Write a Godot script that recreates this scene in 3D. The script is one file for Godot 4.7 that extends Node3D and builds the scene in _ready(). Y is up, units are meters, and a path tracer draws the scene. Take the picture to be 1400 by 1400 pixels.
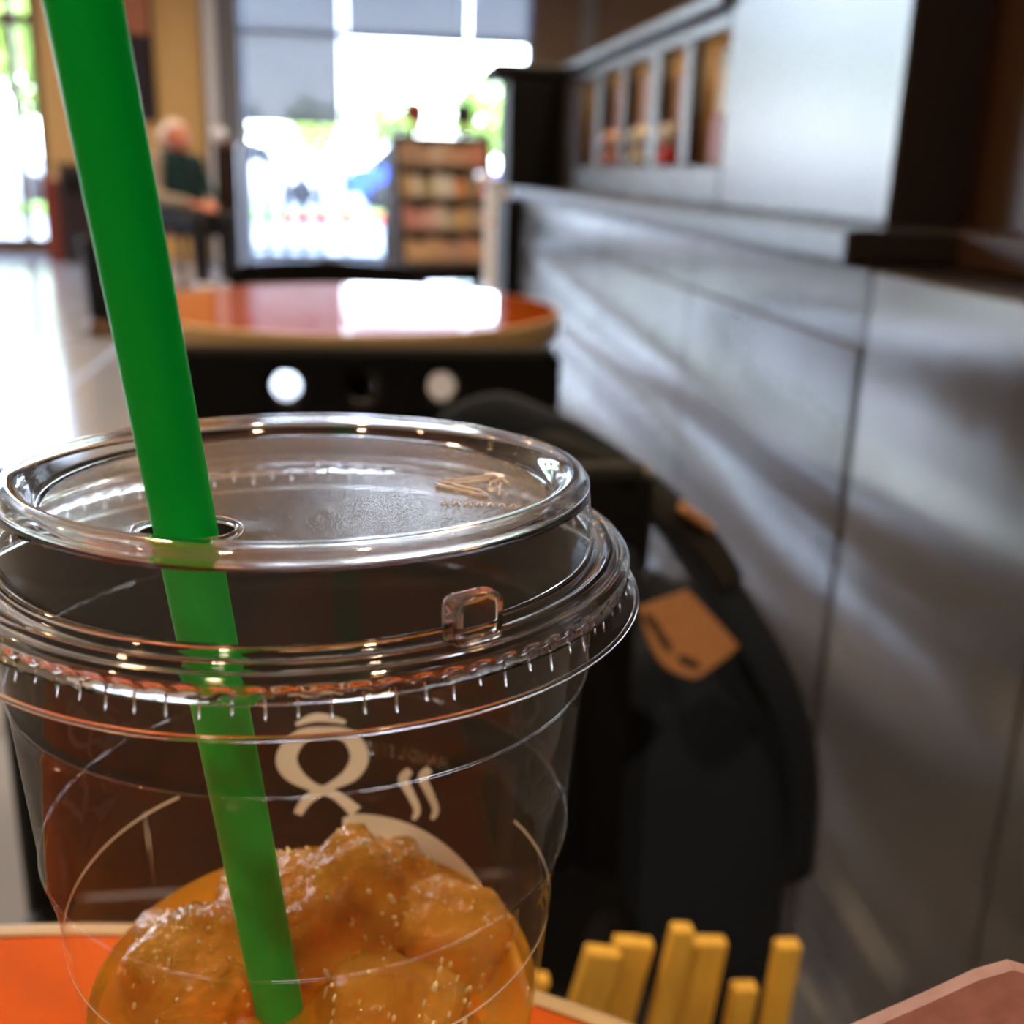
extends Node3D

# ---------------------------------------------------------------- helpers
var names := {}
var rng := RandomNumberGenerator.new()

func numbered(n: String) -> String:
	if not names.has(n):
		names[n] = 0
		return n
	names[n] += 1
	return "%s_%03d" % [n, names[n]]

func tag(o: Node3D, label: String, category: String, group := "") -> void:
	o.set_meta("label", label)
	o.set_meta("category", category)
	if group != "":
		o.set_meta("group", group)

func thing(called: String, label: String, category: String, at := Vector3.ZERO, group := "") -> Node3D:
	var o := Node3D.new()
	o.name = numbered(called)
	o.position = at
	add_child(o, true)
	tag(o, label, category, group)
	return o

func obj(called: String, mesh: Mesh, m: Material, parent: Node3D = null, at := Vector3.ZERO) -> MeshInstance3D:
	var o := MeshInstance3D.new()
	o.mesh = mesh
	o.material_override = m
	o.position = at
	if parent == null:
		o.name = numbered(called)
		add_child(o, true)
	else:
		o.name = called
		parent.add_child(o, true)
	return o

func struct(called: String, mesh: Mesh, m: Material, at := Vector3.ZERO) -> MeshInstance3D:
	var o := obj(called, mesh, m, null, at)
	o.set_meta("kind", "structure")
	return o

func dup(root: Node3D, at: Vector3, turn: float, label: String, group := "") -> Node3D:
	var c: Node3D = root.duplicate()
	c.name = numbered(str(root.name))
	add_child(c, true)
	c.position = at
	c.rotation.y = turn
	c.set_meta("label", label)
	if group != "":
		c.set_meta("group", group)
	return c

func pbr(srgb: Color, rough: float, spec := 0.5, metal := 0.0) -> StandardMaterial3D:
	var m := StandardMaterial3D.new()
	m.albedo_color = srgb
	m.roughness = rough
	m.metallic = metal
	m.metallic_specular = spec
	return m

func clear(alpha: float, rough: float, tint := Color(1, 1, 1)) -> StandardMaterial3D:
	var m := StandardMaterial3D.new()
	m.transparency = BaseMaterial3D.TRANSPARENCY_ALPHA
	m.albedo_color = Color(tint.r, tint.g, tint.b, alpha)
	m.roughness = rough
	m.metallic_specular = 0.5
	m.cull_mode = BaseMaterial3D.CULL_DISABLED
	return m

func glow(c: Color, e: float) -> StandardMaterial3D:
	var m := pbr(c, 0.5)
	m.emission_enabled = true
	m.emission = c
	m.emission_energy_multiplier = e
	return m

func noise_tex(freq: float, seed_: int, lo: Color, hi: Color, size := 256, normal := false, strength := 4.0, octaves := 3) -> NoiseTexture2D:
	var n := FastNoiseLite.new()
	n.seed = seed_
	n.frequency = freq
	n.fractal_octaves = octaves
	var t := NoiseTexture2D.new()
	t.width = size
	t.height = size
	t.seamless = true
	t.noise = n
	if normal:
		t.as_normal_map = true
		t.bump_strength = strength
	else:
		var g := Gradient.new()
		g.set_color(0, lo)
		g.set_color(1, hi)
		t.color_ramp = g
	return t

# quad given counter-clockwise as seen from outside
func quad(st: SurfaceTool, a: Vector3, b: Vector3, c: Vector3, d: Vector3) -> void:
	for v in [a, c, b, a, d, c]:
		st.add_vertex(v)

func tri(st: SurfaceTool, a: Vector3, b: Vector3, c: Vector3) -> void:
	for v in [a, c, b]:
		st.add_vertex(v)

func begin(flat := true) -> SurfaceTool:
	var st := SurfaceTool.new()
	st.begin(Mesh.PRIMITIVE_TRIANGLES)
	st.set_smooth_group(-1 if flat else 0)
	return st

func done(st: SurfaceTool) -> ArrayMesh:
	st.generate_normals()
	return st.commit()

# chamfered box
func add_box(st: SurfaceTool, c: Vector3, s: Vector3, b := 0.0, t := Basis()) -> void:
	var h := s / 2.0
	b = minf(b, minf(h.x, minf(h.y, h.z)) * 0.95)
	var P := func(x: float, y: float, z: float) -> Vector3: return c + t * Vector3(x, y, z)
	if b <= 0.0:
		for ax in 3:
			for sg in [-1.0, 1.0]:
				var q := []
				for k in [[-1, -1], [1, -1], [1, 1], [-1, 1]]:
					var v := Vector3.ZERO
					v[ax] = sg * h[ax]
					v[(ax + 1) % 3] = k[0] * h[(ax + 1) % 3]
					v[(ax + 2) % 3] = k[1] * h[(ax + 2) % 3]
					q.append(c + t * v)
				if sg > 0:
					quad(st, q[0], q[1], q[2], q[3])
				else:
					quad(st, q[3], q[2], q[1], q[0])
		return
	for ax in 3:
		var a1 := (ax + 1) % 3
		var a2 := (ax + 2) % 3
		for sg in [-1.0, 1.0]:
			var q := []
			for k in [[-1, -1], [1, -1], [1, 1], [-1, 1]]:
				var v := Vector3.ZERO
				v[ax] = sg * h[ax]
				v[a1] = k[0] * (h[a1] - b)
				v[a2] = k[1] * (h[a2] - b)
				q.append(c + t * v)
			if sg > 0:
				quad(st, q[0], q[1], q[2], q[3])
			else:
				quad(st, q[3], q[2], q[1], q[0])
		# the four edges that run along ax
		for s1 in [-1.0, 1.0]:
			for s2 in [-1.0, 1.0]:
				var e := []
				for k in [[0, -1], [0, 1], [1, 1], [1, -1]]:
					var v := Vector3.ZERO
					v[ax] = k[1] * (h[ax] - b)
					v[a1] = s1 * (h[a1] - (b if k[0] == 1 else 0.0))
					v[a2] = s2 * (h[a2] - (0.0 if k[0] == 1 else b))
					e.append(c + t * v)
				if s1 * s2 > 0:
					quad(st, e[3], e[2], e[1], e[0])
				else:
					quad(st, e[0], e[1], e[2], e[3])
	for sx in [-1.0, 1.0]:
		for sy in [-1.0, 1.0]:
			for sz in [-1.0, 1.0]:
				var p1: Vector3 = P.call(sx * h.x, sy * (h.y - b), sz * (h.z - b))
				var p2: Vector3 = P.call(sx * (h.x - b), sy * h.y, sz * (h.z - b))
				var p3: Vector3 = P.call(sx * (h.x - b), sy * (h.y - b), sz * h.z)
				if sx * sy * sz > 0:
					tri(st, p1, p2, p3)
				else:
					tri(st, p1, p3, p2)

func box(c: Vector3, s: Vector3, b := 0.0, t := Basis()) -> ArrayMesh:
	var st := begin()
	add_box(st, c, s, b, t)
	return done(st)

# box from two corners
func span(a: Vector3, e: Vector3, b := 0.0) -> ArrayMesh:
	return box((a + e) / 2.0, (e - a).abs(), b)

# profile of (radius, height) turned round the y axis; outside is to the right when the profile runs upwards
func add_lathe(st: SurfaceTool, prof: Array, n := 96, at := Vector3.ZERO, lift = null) -> void:
	for i in prof.size() - 1:
		for k in n:
			var q := []
			for e in [[i, k], [i, k + 1], [i + 1, k + 1], [i + 1, k]]:
				var p: Vector2 = prof[e[0]]
				var a: float = TAU * (e[1] % n) / n
				var y: float = p.y + (lift.call(p, a, e[0]) if lift != null else 0.0)
				q.append(at + Vector3(p.x * sin(a), y, p.x * cos(a)))
			if prof[i].x < 1e-7:
				tri(st, q[0], q[2], q[3])
			elif prof[i + 1].x < 1e-7:
				tri(st, q[0], q[1], q[2])
			else:
				quad(st, q[0], q[1], q[2], q[3])

# a shell of even thickness on the inner side of a profile; also says which profile point each shell point follows
func shell(prof: Array, t: float) -> Array:
	var out := prof.duplicate()
	var idx := range(prof.size())
	for j in prof.size():
		var i := prof.size() - 1 - j
		var a: Vector2 = prof[maxi(i - 1, 0)]
		var b: Vector2 = prof[mini(i + 1, prof.size() - 1)]
		var d := (b - a).normalized()
		out.append(prof[i] + Vector2(-d.y, d.x) * t)
		idx.append(i)
	out.append(prof[0])
	idx.append(0)
	return [out, idx]

func lathe(prof: Array, n := 96, at := Vector3.ZERO, flat := false) -> ArrayMesh:
	var st := begin(flat)
	add_lathe(st, prof, n, at)
	return done(st)

# a closed path (z across, y up) swept: cross-section polygon along points
func add_tube(st: SurfaceTool, pts: Array, r: float, n := 10, closed := false, caps := true, sx := 1.0, up := Vector3.UP) -> void:
	var m := pts.size()
	var rings := []
	for i in m:
		var a: Vector3 = pts[(i - 1 + m) % m] if closed or i > 0 else pts[0]
		var b: Vector3 = pts[(i + 1) % m] if closed or i < m - 1 else pts[m - 1]
		var t := (b - a).normalized()
		var u := up.cross(t)
		if u.length() < 0.01:
			u = Vector3.RIGHT.cross(t)
		u = u.normalized()
		var v := t.cross(u)
		var ring := []
		for k in n:
			var g := TAU * k / n
			ring.append(pts[i] + (u * cos(g) * sx + v * sin(g)) * r)
		rings.append(ring)
	for i in (m if closed else m - 1):
		var A: Array = rings[i]
		var B: Array = rings[(i + 1) % m]
		for k in n:
			quad(st, A[k], A[(k + 1) % n], B[(k + 1) % n], B[k])
	if caps and not closed:
		for k in range(1, n - 1):
			tri(st, rings[0][0], rings[0][k + 1], rings[0][k])
			tri(st, rings[m - 1][0], rings[m - 1][k], rings[m - 1][k + 1])

func tube(pts: Array, r: float, n := 10, closed := false, sx := 1.0, up := Vector3.UP) -> ArrayMesh:
	var st := begin(false)
	add_tube(st, pts, r, n, closed, true, sx, up)
	return done(st)

# polygon in the xy plane, thick along z
func add_prism(st: SurfaceTool, poly: PackedVector2Array, z0: float, z1: float, t := Transform3D()) -> void:
	if Geometry2D.is_polygon_clockwise(poly):
		poly.reverse()
	var idx := Geometry2D.triangulate_polygon(poly)
	for i in range(0, idx.size(), 3):
		var a := poly[idx[i]]
		var b := poly[idx[i + 1]]
		var c := poly[idx[i + 2]]
		if (b - a).cross(c - a) < 0:
			var s := b
			b = c
			c = s
		tri(st, t * Vector3(a.x, a.y, z1), t * Vector3(b.x, b.y, z1), t * Vector3(c.x, c.y, z1))
		tri(st, t * Vector3(a.x, a.y, z0), t * Vector3(c.x, c.y, z0), t * Vector3(b.x, b.y, z0))
	for i in poly.size():
		var a := poly[i]
		var b := poly[(i + 1) % poly.size()]
		quad(st, t * Vector3(a.x, a.y, z0), t * Vector3(b.x, b.y, z0), t * Vector3(b.x, b.y, z1), t * Vector3(a.x, a.y, z1))

func smooth_path(p: Array, per := 6, closed := false) -> Array:
	var out := []
	var m := p.size()
	for i in (m if closed else m - 1):
		var a = p[(i - 1 + m) % m] if closed or i > 0 else p[0]
		var b = p[i]
		var c = p[(i + 1) % m]
		var d = p[(i + 2) % m] if closed or i < m - 2 else p[m - 1]
		for k in per:
			out.append(b.cubic_interpolate(c, a, d, float(k) / per))
	if not closed:
		out.append(p[m - 1])
	return out

# rounded, slightly irregular lump: superellipsoid with noise
func lump(half: Vector3, power: float, dent: float, seed_: int, rings := 18, segs := 28) -> ArrayMesh:
	var n := FastNoiseLite.new()
	n.seed = seed_
	n.frequency = 0.9
	n.fractal_octaves = 2
	var st := begin(false)
	var P := func(i: int, k: int) -> Vector3:
		var v := PI * i / rings - PI / 2
		var u := TAU * (k % segs) / segs
		var d := Vector3(cos(v) * sin(u), sin(v), cos(v) * cos(u))
		var l := pow(pow(absf(d.x), power) + pow(absf(d.y), power) + pow(absf(d.z), power), -1.0 / power)
		return d * l * half * (1.0 + dent * n.get_noise_3dv(d * 1.6))
	for i in rings:
		for k in segs:
			var a: Vector3 = P.call(i, k)
			var b: Vector3 = P.call(i, k + 1)
			var c: Vector3 = P.call(i + 1, k + 1)
			var e: Vector3 = P.call(i + 1, k)
			if i == 0:
				tri(st, a, c, e)
			elif i == rings - 1:
				tri(st, a, b, c)
			else:
				quad(st, a, b, c, e)
	return done(st)

# smooth body: tapered capsules joined by a smooth minimum, meshed as surface nets. bones: [a, b, ra, rb]
func add_body(st: SurfaceTool, bones: Array, cell: float, k: float) -> void:
	var lo := Vector3(1e9, 1e9, 1e9)
	var hi := -lo
	for b in bones:
		var r: float = maxf(b[2], b[3]) + cell * 2.0
		for p in [b[0], b[1]]:
			lo = lo.min(p - Vector3.ONE * r)
			hi = hi.max(p + Vector3.ONE * r)
	var n := Vector3i((hi - lo) / cell) + Vector3i(2, 2, 2)
	var val := PackedFloat32Array()
	val.resize(n.x * n.y * n.z)
	val.fill(1.0)
	for b in bones:
		var r: float = maxf(b[2], b[3]) + k + cell * 1.5
		var p0: Vector3 = b[0]
		var p1: Vector3 = b[1]
		var l := Vector3i(((p0.min(p1) - Vector3.ONE * r) - lo) / cell).clamp(Vector3i.ZERO, n - Vector3i.ONE)
		var h := Vector3i(((p0.max(p1) + Vector3.ONE * r) - lo) / cell).clamp(Vector3i.ZERO, n - Vector3i.ONE)
		var ab := p1 - p0
		var ll := maxf(ab.length_squared(), 1e-9)
		for x in range(l.x, h.x + 1):
			for y in range(l.y, h.y + 1):
				for z in range(l.z, h.z + 1):
					var p := lo + Vector3(x, y, z) * cell
					var t := clampf((p - p0).dot(ab) / ll, 0.0, 1.0)
					var d: float = (p - p0 - ab * t).length() - lerpf(b[2], b[3], t)
					var at := (x * n.y + y) * n.z + z
					var o := val[at]
					var e := maxf(k - absf(o - d), 0.0) / k
					val[at] = minf(o, d) - e * e * k * 0.25
	var place := {}
	for x in n.x - 1:
		for y in n.y - 1:
			for z in n.z - 1:
				var sum := Vector3.ZERO
				var cnt := 0
				var c := []
				for i in 8:
					c.append(val[((x + (i & 1)) * n.y + y + ((i >> 1) & 1)) * n.z + z + (i >> 2)])
				for e in [[0, 1], [2, 3], [4, 5], [6, 7], [0, 2], [1, 3], [4, 6], [5, 7], [0, 4], [1, 5], [2, 6], [3, 7]]:
					var a: float = c[e[0]]
					var b2: float = c[e[1]]
					if (a < 0) != (b2 < 0):
						var t := a / (a - b2)
						var v0 := Vector3(e[0] & 1, (e[0] >> 1) & 1, e[0] >> 2)
						var v1 := Vector3(e[1] & 1, (e[1] >> 1) & 1, e[1] >> 2)
						sum += v0.lerp(v1, t)
						cnt += 1
				if cnt:
					place[Vector3i(x, y, z)] = lo + (Vector3(x, y, z) + sum / cnt) * cell
	var dirs := [Vector3i(1, 0, 0), Vector3i(0, 1, 0), Vector3i(0, 0, 1)]
	for g: Vector3i in place:
		for ax in 3:
			var d: Vector3i = dirs[ax]
			var u: Vector3i = dirs[(ax + 1) % 3]
			var w: Vector3i = dirs[(ax + 2) % 3]
			var a := val[(g.x * n.y + g.y) * n.z + g.z]
			var q := g + d
			if q.x >= n.x or q.y >= n.y or q.z >= n.z:
				continue
			var b := val[(q.x * n.y + q.y) * n.z + q.z]
			if (a < 0) == (b < 0):
				continue
			if place.has(g - u) and place.has(g - w) and place.has(g - u - w):
				if a < 0:
					quad(st, place[g - u - w], place[g - w], place[g], place[g - u])
				else:
					quad(st, place[g - u], place[g], place[g - w], place[g - u - w])

func body(bones: Array, cell := 0.02, k := 0.03) -> ArrayMesh:
	var st := begin(false)
	add_body(st, bones, cell, k)
	return done(st)

# ---------------------------------------------------------------- materials
var M := {}

func make_materials() -> void:
	M.lid = clear(0.01, 0.035)
	M.cup = clear(0.012, 0.03)
	M.cup.metallic_specular = 0.32
	M.plate = clear(0.10, 0.2, Color(0.85, 0.82, 0.78))
	M.plate.normal_enabled = true
	M.plate.normal_texture = noise_tex(0.12, 5, Color.BLACK, Color.WHITE, 512, true, 3.0)
	M.plate.normal_scale = 0.35
	M.plate.uv1_triplanar = true
	M.plate.uv1_scale = Vector3(40, 40, 40)
	M.solid_clear = StandardMaterial3D.new()
	M.solid_clear.refraction_enabled = true
	M.solid_clear.refraction_scale = 0.05
	M.solid_clear.albedo_color = Color(1, 1, 1, 0)
	M.solid_clear.transparency = BaseMaterial3D.TRANSPARENCY_ALPHA
	M.solid_clear.roughness = 0.05
	M.straw = pbr(Color(0.0, 0.80, 0.32), 0.38, 0.22)
	M.straw.backlight_enabled = true
	M.straw.backlight = Color(0.0, 0.8, 0.26)
	M.print_white = pbr(Color(0.92, 0.90, 0.85), 0.6)
	M.print_white.backlight_enabled = true
	M.print_white.backlight = Color(0.6, 0.58, 0.52)
	M.tea = StandardMaterial3D.new()
	M.tea.refraction_enabled = true
	M.tea.refraction_scale = 0.033
	M.tea.transparency = BaseMaterial3D.TRANSPARENCY_ALPHA
	M.tea.albedo_color = Color(1.0, 0.72, 0.18, 0.30)
	M.tea.roughness = 0.08
	M.ice = StandardMaterial3D.new()
	M.ice.refraction_enabled = true
	M.ice.refraction_scale = 0.031
	M.ice.transparency = BaseMaterial3D.TRANSPARENCY_ALPHA
	M.ice.albedo_color = Color(1.0, 0.80, 0.32, 0.27)
	M.ice.roughness = 0.035
	M.ice.normal_enabled = true
	M.ice.normal_texture = noise_tex(0.03, 9, Color.BLACK, Color.WHITE, 256, true, 6.0)
	M.ice.normal_scale = 1.5
	M.ice.uv1_triplanar = true
	M.ice.uv1_scale = Vector3(55, 55, 55)
	M.glint_bead = pbr(Color(1.0, 0.93, 0.74), 0.22, 0.8, 0.55)  # pale gold half-metal: glints of light put into the colour
	M.orange = pbr(Color(0.88, 0.385, 0.0), 0.06, 0.6)
	M.orange.clearcoat_enabled = true
	M.orange.clearcoat = 0.7
	M.orange.clearcoat_roughness = 0.04
	M.wood_edge = pbr(Color(0.78, 0.66, 0.48), 0.45)
	M.black_metal = pbr(Color(0.05, 0.05, 0.055), 0.4)
	M.black_wood = pbr(Color(0.045, 0.043, 0.05), 0.55, 0.35)
	M.gloss = pbr(Color(0.24, 0.22, 0.22), 0.27, 0.7)
	M.gloss_low = pbr(Color(0.34, 0.325, 0.32), 0.25, 0.7, 0.36)
	M.gloss_low.normal_enabled = true
	M.gloss_low.normal_texture = noise_tex(0.010, 12, Color.BLACK, Color.WHITE, 256, true, 8.0, 1)
	M.gloss_low.normal_scale = 0.9
	M.gloss_low.uv1_triplanar = true
	M.gloss_low.uv1_world_triplanar = true
	M.gloss_low.uv1_scale = Vector3(1.0, 2.6, 0.10)
	M.gloss_near_lit = M.gloss_low.duplicate()  # same panel material, brightened: stronger reflections put into its colour
	M.gloss_near_lit.albedo_color = Color(0.50, 0.485, 0.48)
	M.gloss_near_lit.metallic = 0.5
	M.dark_brown = pbr(Color(0.25, 0.155, 0.09), 0.42)
	M.espresso = pbr(Color(0.16, 0.11, 0.10), 0.45)
	M.brown_wall = pbr(Color(0.42, 0.35, 0.29), 0.7)
	M.yellow_wall = pbr(Color(0.86, 0.71, 0.46), 0.8)
	M.gray_metal = pbr(Color(0.45, 0.46, 0.48), 0.4)
	M.white_metal = pbr(Color(0.85, 0.86, 0.88), 0.35)
	M.tile = pbr(Color(0.52, 0.53, 0.56), 0.16, 0.6)
	M.grout = pbr(Color(0.36, 0.36, 0.38), 0.7)
	M.ceiling = pbr(Color(0.74, 0.68, 0.60), 0.9)
	M.shelf_wood = pbr(Color(0.50, 0.39, 0.26), 0.5)
	M.glass = clear(0.02, 0.01)
	M.shade = pbr(Color(0.58, 0.66, 0.76), 0.9)
	M.shade.transparency = BaseMaterial3D.TRANSPARENCY_ALPHA
	M.shade.albedo_color.a = 0.86
	M.navy = pbr(Color(0.10, 0.135, 0.19), 0.85)
	M.navy.rim_enabled = true
	M.navy.rim = 0.2
	M.tan = pbr(Color(0.86, 0.62, 0.42), 0.6)
	M.tan.albedo_texture = noise_tex(0.04, 21, Color(0.82, 0.8, 0.8), Color(1, 1, 1))
	M.tan.uv1_triplanar = true
	M.tan.uv1_scale = Vector3(20, 20, 20)
	M.slat = pbr(Color(1.0, 0.80, 0.33), 0.6)
	M.slat.albedo_texture = noise_tex(0.02, 33, Color(0.85, 0.82, 0.75), Color(1, 1, 1))
	M.slat.uv1_triplanar = true
	M.slat.uv1_scale = Vector3(60, 3, 60)
	M.pink = pbr(Color(0.70, 0.57, 0.57), 0.9)
	M.pink.albedo_texture = noise_tex(0.03, 41, Color(0.88, 0.86, 0.86), Color(1, 1, 1))
	M.pink.uv1_triplanar = true
	M.pink.uv1_scale = Vector3(25, 25, 25)

# ---------------------------------------------------------------- the drink
var CUP := Vector3(-0.008, 0.864, -0.161)          # centre of the lid's lower edge
const MM := 0.001

func lid_lift(h: float, a: float) -> float:            # the drinking side stands higher
	return 1.45 * MM * h * cos(a)

func make_lid() -> void:
	var t := thing("cup_lid", "clear plastic drink lid with raised rim and recessed top, straw through it", "lid", CUP)
	# skirt and shoulder
	var p := [[50.5, 0], [50.8, 0.35], [50.45, 0.75], [49.9, 2.0], [49.2, 3.6], [48.6, 4.7], [48.9, 5.0], [49.35, 5.6], [49.2, 6.3], [48.9, 6.5], [48.75, 6.9], [48.4, 7.0], [48.1, 7.3], [47.7, 7.1], [47.3, 6.9], [47.0, 7.1], [46.8, 7.6], [46.4, 7.95], [46.0, 7.9], [45.6, 7.55], [45.2, 7.3], [44.3, 7.0], [43.8, 7.4], [43.6, 8.4]]
	var prof := []
	for q in p:
		prof.append(Vector2(q[0], q[1]) * MM)
	var st := begin(false)
	var jag := func(v: Vector2, a: float, i: int) -> float:
		return (0.22 * MM * (1.0 if int(round(a / TAU * 320)) % 4 < 2 else -1.0)) if i == 5 or i == 6 else 0.0
	add_lathe(st, prof.slice(0, 6), 320, Vector3.ZERO, jag)
	obj("skirt", done(st), M.lid, t)
	st = begin(false)
	var sh := shell(prof.slice(4), 0.55 * MM)
	add_lathe(st, sh[0], 320, Vector3.ZERO, func(v, a, i): return jag.call(v, a, 5) if sh[1][i] == 1 or sh[1][i] == 2 else 0.0)
	obj("shoulder", done(st), M.solid_clear, t)
	# bead that catches the light along the lower edge
	var ringp := []
	for k in 160:
		var a := TAU * k / 160
		ringp.append(Vector3(sin(a) * 50.6, 0.3, cos(a) * 50.6) * MM)
	obj("lip_bead", tube(ringp, 0.42 * MM, 8, true), M.solid_clear, t)
	# ribs inside the skirt
	st = begin(false)
	for k in 84:
		var a := TAU * (k + 0.3) / 84
		var d := Vector3(sin(a), 0, cos(a))
		var r0 := 48.6 + 0.4 * sin(k * 7.1)
		add_tube(st, [d * r0 * MM + Vector3(0, 4.6, 0) * MM, d * (r0 + 0.55) * MM + Vector3(0, 1.9 + 0.6 * sin(k * 3.3), 0) * MM], 0.17 * MM, 6)
	var ribs := obj("rib_band", done(st), M.solid_clear, t)
	ribs.set_meta("kind", "stuff")
	# wall and crest
	var w := [[43.6, 8.4, 0.1], [43.35, 11.0, 0.4], [43.1, 13.6, 0.85], [43.0, 15.6, 1.0], [42.7, 17.2, 1.0], [42.0, 18.1, 1.0], [41.2, 18.5, 1.0], [40.4, 18.55, 1.0], [39.5, 18.3, 1.0], [38.7, 17.6, 1.0], [38.2, 16.6, 0.95], [37.8, 15.6, 0.8], [37.2, 14.9, 0.65], [36.4, 14.65, 0.6]]
	prof = []
	for q in w:
		prof.append(Vector2(q[0], q[1]) * MM)
	st = begin(false)
	add_lathe(st, prof.slice(0, 4), 240, Vector3.ZERO, func(_v, a, i): return lid_lift(w[i][2], a))
	obj("side_wall", done(st), M.lid, t)
	st = begin(false)
	sh = shell(prof.slice(3), 0.5 * MM)
	add_lathe(st, sh[0], 240, Vector3.ZERO, func(_v, a, i): return lid_lift(w[sh[1][i] + 3][2], a))
	obj("raised_rim", done(st), M.solid_clear, t)
	# recessed plate with the straw opening
	var hole := Vector2(-13.8, 22.8)
	st = begin(false)
	var n := 120
	var steps := 14
	var at := func(i: int, k: int) -> Vector3:
		var a := TAU * (k % n) / n
		var e := hole + Vector2(sin(a) * 6.2, cos(a) * 4.9)
		var o := Vector2(sin(a), cos(a)) * 36.4
		var q := e.lerp(o, float(i) / steps)
		return Vector3(q.x, 14.65 + 0.6 * 1.45 * q.y / 36.4 + (0.7 if i == 0 else 0.0), q.y) * MM
	for i in steps:
		for k in n:
			quad(st, at.call(i, k), at.call(i + 1, k), at.call(i + 1, k + 1), at.call(i, k + 1))
	obj("recessed_plate", done(st), M.plate, t)
	ringp = []
	for k in 48:
		var a := TAU * k / 48
		ringp.append(Vector3(hole.x + sin(a) * 6.6, 15.6, hole.y + cos(a) * 5.3) * MM)
	obj("straw_opening", tube(ringp, 0.55 * MM, 8, true), M.solid_clear, t)
	# small lug on the shoulder
	var lug := obj("lug", lump(Vector3(3.6, 3.1, 2.0) * MM, 6.0, 0.0, 3, 20, 32), M.solid_clear, t)
	var th := deg_to_rad(28.5)
	lug.position = Vector3(sin(th) * 45.0, 9.6, cos(th) * 45.0) * MM
	lug.rotation.y = th
	# raised recycling mark on the plate
	st = begin(false)
	var c := Vector3(26.0, 14.9, 0.5)
	for k in 3:
		var a0 := TAU * k / 3 + 0.35
		var a1 := TAU * (k + 1) / 3 + 0.35
		var p0 := c + Vector3(sin(a0), 0, cos(a0)) * 7.4
		var p1 := c + Vector3(sin(a1), 0, cos(a1)) * 7.4
		var side := (p1 - p0).normalized()
		var path := [p0 + side * 1.4, p0 + side * 8.4]
		add_tube(st, [path[0] * MM, path[1] * MM], 0.26 * MM, 6)
		var inn := (c - (p0 + p1) / 2.0).normalized()
		add_tube(st, [(p0 + side * 8.2 + inn * 1.6) * MM, (p0 + side * 10.8) * MM, (p0 + side * 8.2 - inn * 1.0) * MM], 0.26 * MM, 6)
		add_tube(st, [(p0 + side * 3.2 + inn * 1.6) * MM, (p0 + side * 8.2 + inn * 1.6) * MM], 0.22 * MM, 6)
	# worn relief under it, too rubbed to read
	for k in 7:
		var o := Vector3(20.0 + k * 1.6, 14.95, 10.2 + 0.35 * k)
		add_tube(st, [o * MM, (o + Vector3(0.3, 0, -1.0)) * MM, (o + Vector3(0.9, 0, -0.9)) * MM, (o + Vector3(0.8, 0, 0.3)) * MM], 0.17 * MM, 6)
	var mk := clear(0.32, 0.12, Color(1, 0.95, 0.85))
	obj("moulded_mark", done(st), mk, t)

func cup_r(h: float) -> float:
	var pts := [[-113, 34.5], [-75, 38.1], [-47, 40.2], [-41, 41.5], [-15, 43.4], [4, 44.7]]
	for i in pts.size() - 1:
		if h <= pts[i + 1][0]:
			return lerpf(pts[i][1], pts[i + 1][1], (h - pts[i][0]) / (pts[i + 1][0] - pts[i][0]))
	return 44.7

func on_cup(deg: float, h: float, gap := 0.12) -> Vector3:
	var a := deg_to_rad(deg)
	var r := cup_r(h) + gap
	return Vector3(sin(a) * r, h, cos(a) * r) * MM

# a printed stroke on the wall: points (degrees, height mm, half width mm)
func add_stroke(st: SurfaceTool, pts: Array, closed := false, gap := 0.12) -> void:
	var s := smooth_path(pts, 7, closed)
	var L := []
	var R := []
	var m := s.size()
	for i in m:
		var a: Vector3 = s[(i - 1 + m) % m] if closed or i > 0 else s[0]
		var b: Vector3 = s[(i + 1) % m] if closed or i < m - 1 else s[m - 1]
		var k := cup_r(s[i].y) * PI / 180.0
		var d: Vector2 = Vector2((b.x - a.x) * k, b.y - a.y).normalized()
		var nn: Vector2 = Vector2(-d.y / k, d.x) * s[i].z
		L.append(on_cup(s[i].x + nn.x, s[i].y + nn.y, gap))
		R.append(on_cup(s[i].x - nn.x, s[i].y - nn.y, gap))
	for i in (m if closed else m - 1):
		var j := (i + 1) % m
		quad(st, L[i], R[i], R[j], L[j])

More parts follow.
